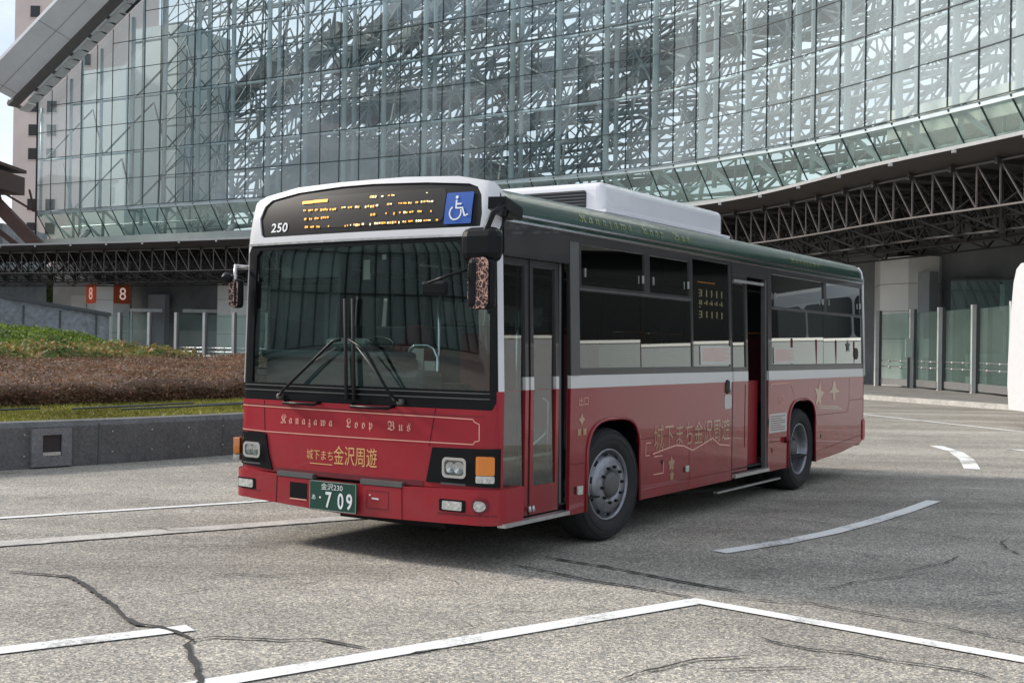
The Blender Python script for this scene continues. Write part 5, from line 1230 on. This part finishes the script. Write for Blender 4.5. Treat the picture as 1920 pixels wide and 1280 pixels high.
# rear
skin('rear_panel', [[(.0, .45), (BW, .45), (BW, 2.60), (BW-.10, 2.785), (BW/2, 2.88), (.10, 2.785), (0, 2.60)]], 'red', lambda u, v, w=0: tum(BL-.002+w, u, v), 0, .02)
s = MB(); s.path([tum(BL-.01, .0, 1.31), tum(BL-.01, .0, 2.60), tum(BL-.01, .02, 2.70), tum(BL-.015, .06, 2.755)], .020, 8); s.obj('rear_corner_trim', 'white', bus)
skin('rear_bumper', [rrect(-.012, BW+.012, .44, .74, .04)], 'red', lambda u, v, w=0: (BL+.035+w, u, v), 0, .10)
# ---- AC unit
ac = rbox('air_conditioner', (3.88, 1.30, 3.0), (2.76, 1.62, .30), .07, 'white', bus, 0, 0, 4)
s = MB(); vs_, fs_ = plate2d([rrect(.66, 1.94, 2.90, 3.075, .03)]); s.add([(2.495, u, v) for u, v, q in vs_], fs_); s.obj('grille', 'darkin', ac)
s = MB()
for k in range(6): s.box(2.475, 2.493, .67, 1.93, 2.91+k*.03, 2.918+k*.03)
s.obj('louvre', 'greymetal', ac)
s = MB(); s.box(2.44, 5.3, .42, 2.18, 2.86, 2.885); s.obj('mounting_plate', 'white', ac)

# ---- far side
fa2 = arch(1.395, 2.352, 1.035); ra2 = arch(6.06, 7.0, 1.065)
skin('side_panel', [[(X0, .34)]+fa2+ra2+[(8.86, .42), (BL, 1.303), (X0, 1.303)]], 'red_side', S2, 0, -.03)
skin('white_belt', [rect(X0, BL, 1.303, 1.405)], 'belt', S2, .002, .03)
fw_ = [(.25, 1.25, 1.40, 2.40)]+[(1.40+k*1.22, 2.54+k*1.22, 1.463, 2.46) for k in range(6)]
skin('window_surround', [rect(X0, BL, 1.405, 2.58)]+[rect(*a[:2], max(a[2], 1.42), a[3]) for a in fw_], 'band', S2, 0, .03)
pane(.25, 1.25, 1.42, 2.40, 'doorglass', -.012, S2, 'driver_window')
for a in fw_[1:]: pane(*a, 'busglass', -.012, S2)
s = MB(); s.box(.17, BL, BW-.004, BW+.03, 2.585, 2.602); s.obj('drip_rail', 'chrome', bus, tum)
# ---- chassis, wheel wells, interior
s = MB(); s.box(.30, 1.36, .05, BW-.05, .335, .36); s.box(2.40, 6.0, .05, BW-.05, .335, .36); s.box(7.04, 8.85, .05, BW-.05, .42, .44); s.box(1.36, 2.40, .62, BW-.62, .335, .36); s.box(6.0, 7.04, .72, BW-.72, .335, .36); s.obj('chassis', 'black', bus)
for A in (fa_, ra_):
    for sgn in (0, 1):
        s = MB(); n = len(A); y0, y1 = (.01, .66) if not sgn else (BW-.01, BW-.66)
        s.add([(x, y0, z) for x, z in A]+[(x, y1, z) for x, z in A], [(i, i+1, n+i+1, n+i) for i in range(n-1)]+[tuple(range(n, 2*n))]); s.obj('wheel_well', 'black', bus)
s = MB(); s.box(.20, 8.9, .035, BW-.035, .385, .40); s.obj('floor', 'rubber', bus)
s = MB(); s.box(.25, 8.9, .10, BW-.10, 2.52, 2.54); s.obj('ceiling_panel', mat('ceiling_panel', (.30, .33, .33), .6), bus)
s = MB(); s.box(1.15, 1.40, .035, .05, .40, 1.42); s.box(2.36, 4.4, .035, .05, .40, 1.42); s.box(5.45, 6.0, .035, .05, .40, 1.42); s.box(7.05, 8.9, .035, .05, .40, 1.42); s.box(8.88, 8.9, .05, BW-.05, .4, 2.5); s.box(X0+.05, 1.38, BW-.05, BW-.035, .4, 1.36); s.box(2.4, 8.9, BW-.05, BW-.035, .4, 1.42); s.obj('inner_lining', 'interior', bus)
db = rbox('dashboard', (.50, 1.84, .98), (.50, 1.30, 1.10), .06, 'dash', bus)
rbox('dashboard_top', (.40, 1.80, 1.535), (.42, 1.34, .07), .03, 'dash', bus)
rbox('dashboard_wing', (.38, 1.08, 1.25), (.30, .55, .36), .05, 'dash', bus)
rbox('instrument_hood', (.66, 1.86, 1.62), (.18, .50, .12), .05, 'dash', bus)
s = MB(); s.add([(.30, .10, .4), (.26, 1.2, .4), (.26, 1.2, 1.30), (.30, .10, 1.25)], [(0, 1, 2, 3)]); s.obj('front_lining', 'interior', bus)
s = MB(); s.path([(.92+.11*math.sin(t)*.9, 1.86+.22*math.cos(t), 1.60+.20*math.sin(t)*.45+.0) for t in [2*PI*i/24 for i in range(25)]], .014, 6); s.tube((.92, 1.86, 1.60), (.75, 1.86, 1.40), .03, 8); s.tube((.92, 1.65, 1.60), (.92, 2.07, 1.60), .012, 6); s.obj('steering_wheel', 'black', bus)
sx = rbox('driver_seat', (1.55, 1.86, 1.25), (.14, .50, .80), .06, 'seat', bus); rbox('cushion', (1.35, 1.86, .90), (.46, .50, .14), .05, 'seat', sx); rbox('headrest', (1.56, 1.86, 1.72), (.10, .28, .18), .04, 'seat', sx)
rbox('partition', (1.50, 1.02, 1.06), (.05, .62, 1.36), .02, 'red_in', bus); rbox('partition', (1.72, 1.83, 1.3), (.04, 1.3, 1.0), .02, 'interior', bus)
rbox('partition', (1.5, .36, 1.06), (.05, .60, 1.36), .02, 'red_in', bus)
rbox('fare_box', (.88, 1.02, .86), (.30, .26, .92), .03, 'greymetal', bus); 
s = MB(); s.path([(.60, 1.22, .9), (.60, 1.22, 1.54), (.60, 1.19, 1.60), (.60, 1.14, 1.625), (.60, 1.02, 1.625), (.60, .96, 1.60), (.60, .925, 1.53), (.60, .925, 1.30), (.60, .95, 1.20)], .017, 8)
s.tube((.80, 1.06, .4), (.80, 1.06, 2.52), .014, 8); s.tube((.62, .60, .4), (.62, .60, 1.3), .014, 8); s.tube((1.45, .72, .4), (1.45, .72, 2.52), .016, 8); s.obj('handrail', 'chrome', bus)
s = MB(); s.box(.70, .705, 1.14, 1.26, 1.36, 1.60); s.box(.66, .665, .98, 1.10, 1.38, 1.50); s.obj('paper_notice', 'paper', bus)
s = MB(); s.box(.50, .51, 1.55, 1.62, 2.16, 2.32); s.box(.30, .305, 1.22, 1.26, 2.30, 2.34); s.obj('paper_notice', 'paper', bus)
rbox('rear_view_mirror', (.35, 1.25, 2.25), (.04, .34, .13), .03, 'black', bus)
s = MB(); s.path([(.40, 2.2, 2.45), (.42, 1.7, 2.40), (.42, 1.3, 2.45)], .02, 6); s.box(.34, .36, 1.75, 2.38, 2.18, 2.38); s.obj('sun_visor', 'interior', bus)
for x in (2.75, 3.5, 5.95, 6.8, 7.55, 8.3):
    for y in (.42, 2.14):
        if x < 2 or (x < 5.9 and x > 4.2 and y < 1): continue
        h = .25 if x > 5.5 else 0
        st = rbox('seat', (x+.24, y, 1.18+h), (.10, .82 if x > 5 else .44, .72), .04, 'seat', bus); rbox('cushion', (x, y, .84+h), (.44, .82 if x > 5 else .44, .12), .04, 'seat', st)
        g_ = MB(); g_.path([(x+.24, y-.2, 1.5+h), (x+.27, y-.2, 1.58+h), (x+.27, y+.2, 1.58+h), (x+.24, y+.2, 1.5+h)], .012, 6); g_.obj('grab_handle', 'amber', st)
s = MB()
for x in (2.4, 4.3, 5.6, 7.2): s.tube((x, .75, .4), (x, .75, 2.52), .016, 8)
s.tube((1.5, .75, 2.35), (8.7, .75, 2.35), .014, 6); s.tube((1.5, 1.8, 2.35), (8.7, 1.8, 2.35), .014, 6); s.obj('handrail', 'alu', bus)

# ---- wheels
def wheel(x, y, side, rear, steer=0):
    e = bpy.data.objects.new('wheel', None); COL.objects.link(e); e.parent = bus; e.location = (x, y, .478); e.rotation_euler = (0, 0, steer+(PI if side else 0))
    s = MB(); pr_ = [(.300, -.015), (.315, -.038), (.36, -.052), (.42, -.050), (.452, -.030), (.470, -.004), (.477, .03), (.478, .12), (.476, .20), (.455, .25), (.36, .27), (.30, .25)]
    s.lathe(pr_, (0, 0, 0), 'y', 64); 
    for r_, y_ in ((.44, -.047), (.385, -.0535)):
        s.lathe([(r_-.004, y_+.002), (r_, y_-.004), (r_+.004, y_+.002)], (0, 0, 0), 'y', 64)
    t_ = s.obj('tyre', 'tyre', e)
    s = MB()
    for k in (.04, .09, .14, .19): s.lathe([(.4785, k), (.470, k+.004), (.4785, k+.008)], (0, 0, 0), 'y', 64)
    s.obj('tread_groove', 'black', e)
    s = MB()
    if rear:
        s.lathe([(.305, -.02), (.300, -.03), (.285, -.03), (.275, -.01), (.262, .05), (.245, .10), (.16, .125), (.15, .09), (.14, .09), (0, .09)], (0, 0, 0), 'y', 64); s.obj('rim', 'rim', e)
        s = MB(); s.lathe([(.0, .02), (.085, .02), (.10, .04), (.105, .09), (.11, .12)], (0, 0, 0), 'y', 32); s.obj('hub', 'greymetal', e); br, by_ = .20, .095
    else:
        s.lathe([(.305, -.02), (.300, -.032), (.287, -.032), (.280, -.005), (.270, .03), (.262, .03), (.240, -.02), (.225, -.045), (.16, -.060), (.125, -.060), (.12, -.04), (0, -.04)], (0, 0, 0), 'y', 64); s.obj('rim', 'rim', e)
        s = MB(); s.lathe([(0, -.085), (.06, -.085), (.095, -.075), (.11, -.05), (.115, -.03)], (0, 0, 0), 'y', 32); s.obj('hub', 'greymetal', e); br, by_ = .185, -.060
    s = MB(); h_ = MB()
    for k in range(10):
        a = 2*PI*k/10+.1; s.tube((br*.82*math.cos(a), by_-.022, br*.82*math.sin(a)), (br*.82*math.cos(a), by_+.02, br*.82*math.sin(a)), .014, 6)
        a += PI/10; rr_ = .245 if not rear else .215; yy = -.012 if not rear else .108
        h_.lathe([(0, 0), (.027, 0), (.029, .004)], (rr_*math.cos(a), yy-.008, rr_*math.sin(a)), 'y', 12)
    s.obj('wheel_nut', 'black' if not rear else 'greymetal', e); h_.obj('rim_hole', 'black', e)
    s = MB(); s.tube((0, .1, 0), (0, .9, 0), .09, 10); s.obj('axle', 'black', e)
    return e
wheel(1.865, .075, 0, False, math.radians(-5)); wheel(1.865, BW-.075, 1, False, math.radians(-5))
wheel(6.56, .075, 0, True); wheel(6.56, BW-.075, 1, True)
for y in (.40, BW-.40):
    s = MB(); s.lathe([(.30, -.02), (.46, -.02), (.478, .02), (.478, .2), (.30, .22)], (6.56, y, .478), 'y', 48); s.obj('inner_tyre', 'tyre', bus)
s = MB(); s.box(.5, 8.6, .75, 1.83, .20, .34); s.box(2.6, 5.8, .25, 2.33, .24, .34); s.tube((6.56, .5, .478), (6.56, 2.1, .478), .14, 12); s.tube((7.2, .9, .35), (8.6, .9, .40), .10, 10); s.obj('underframe', 'black', bus)
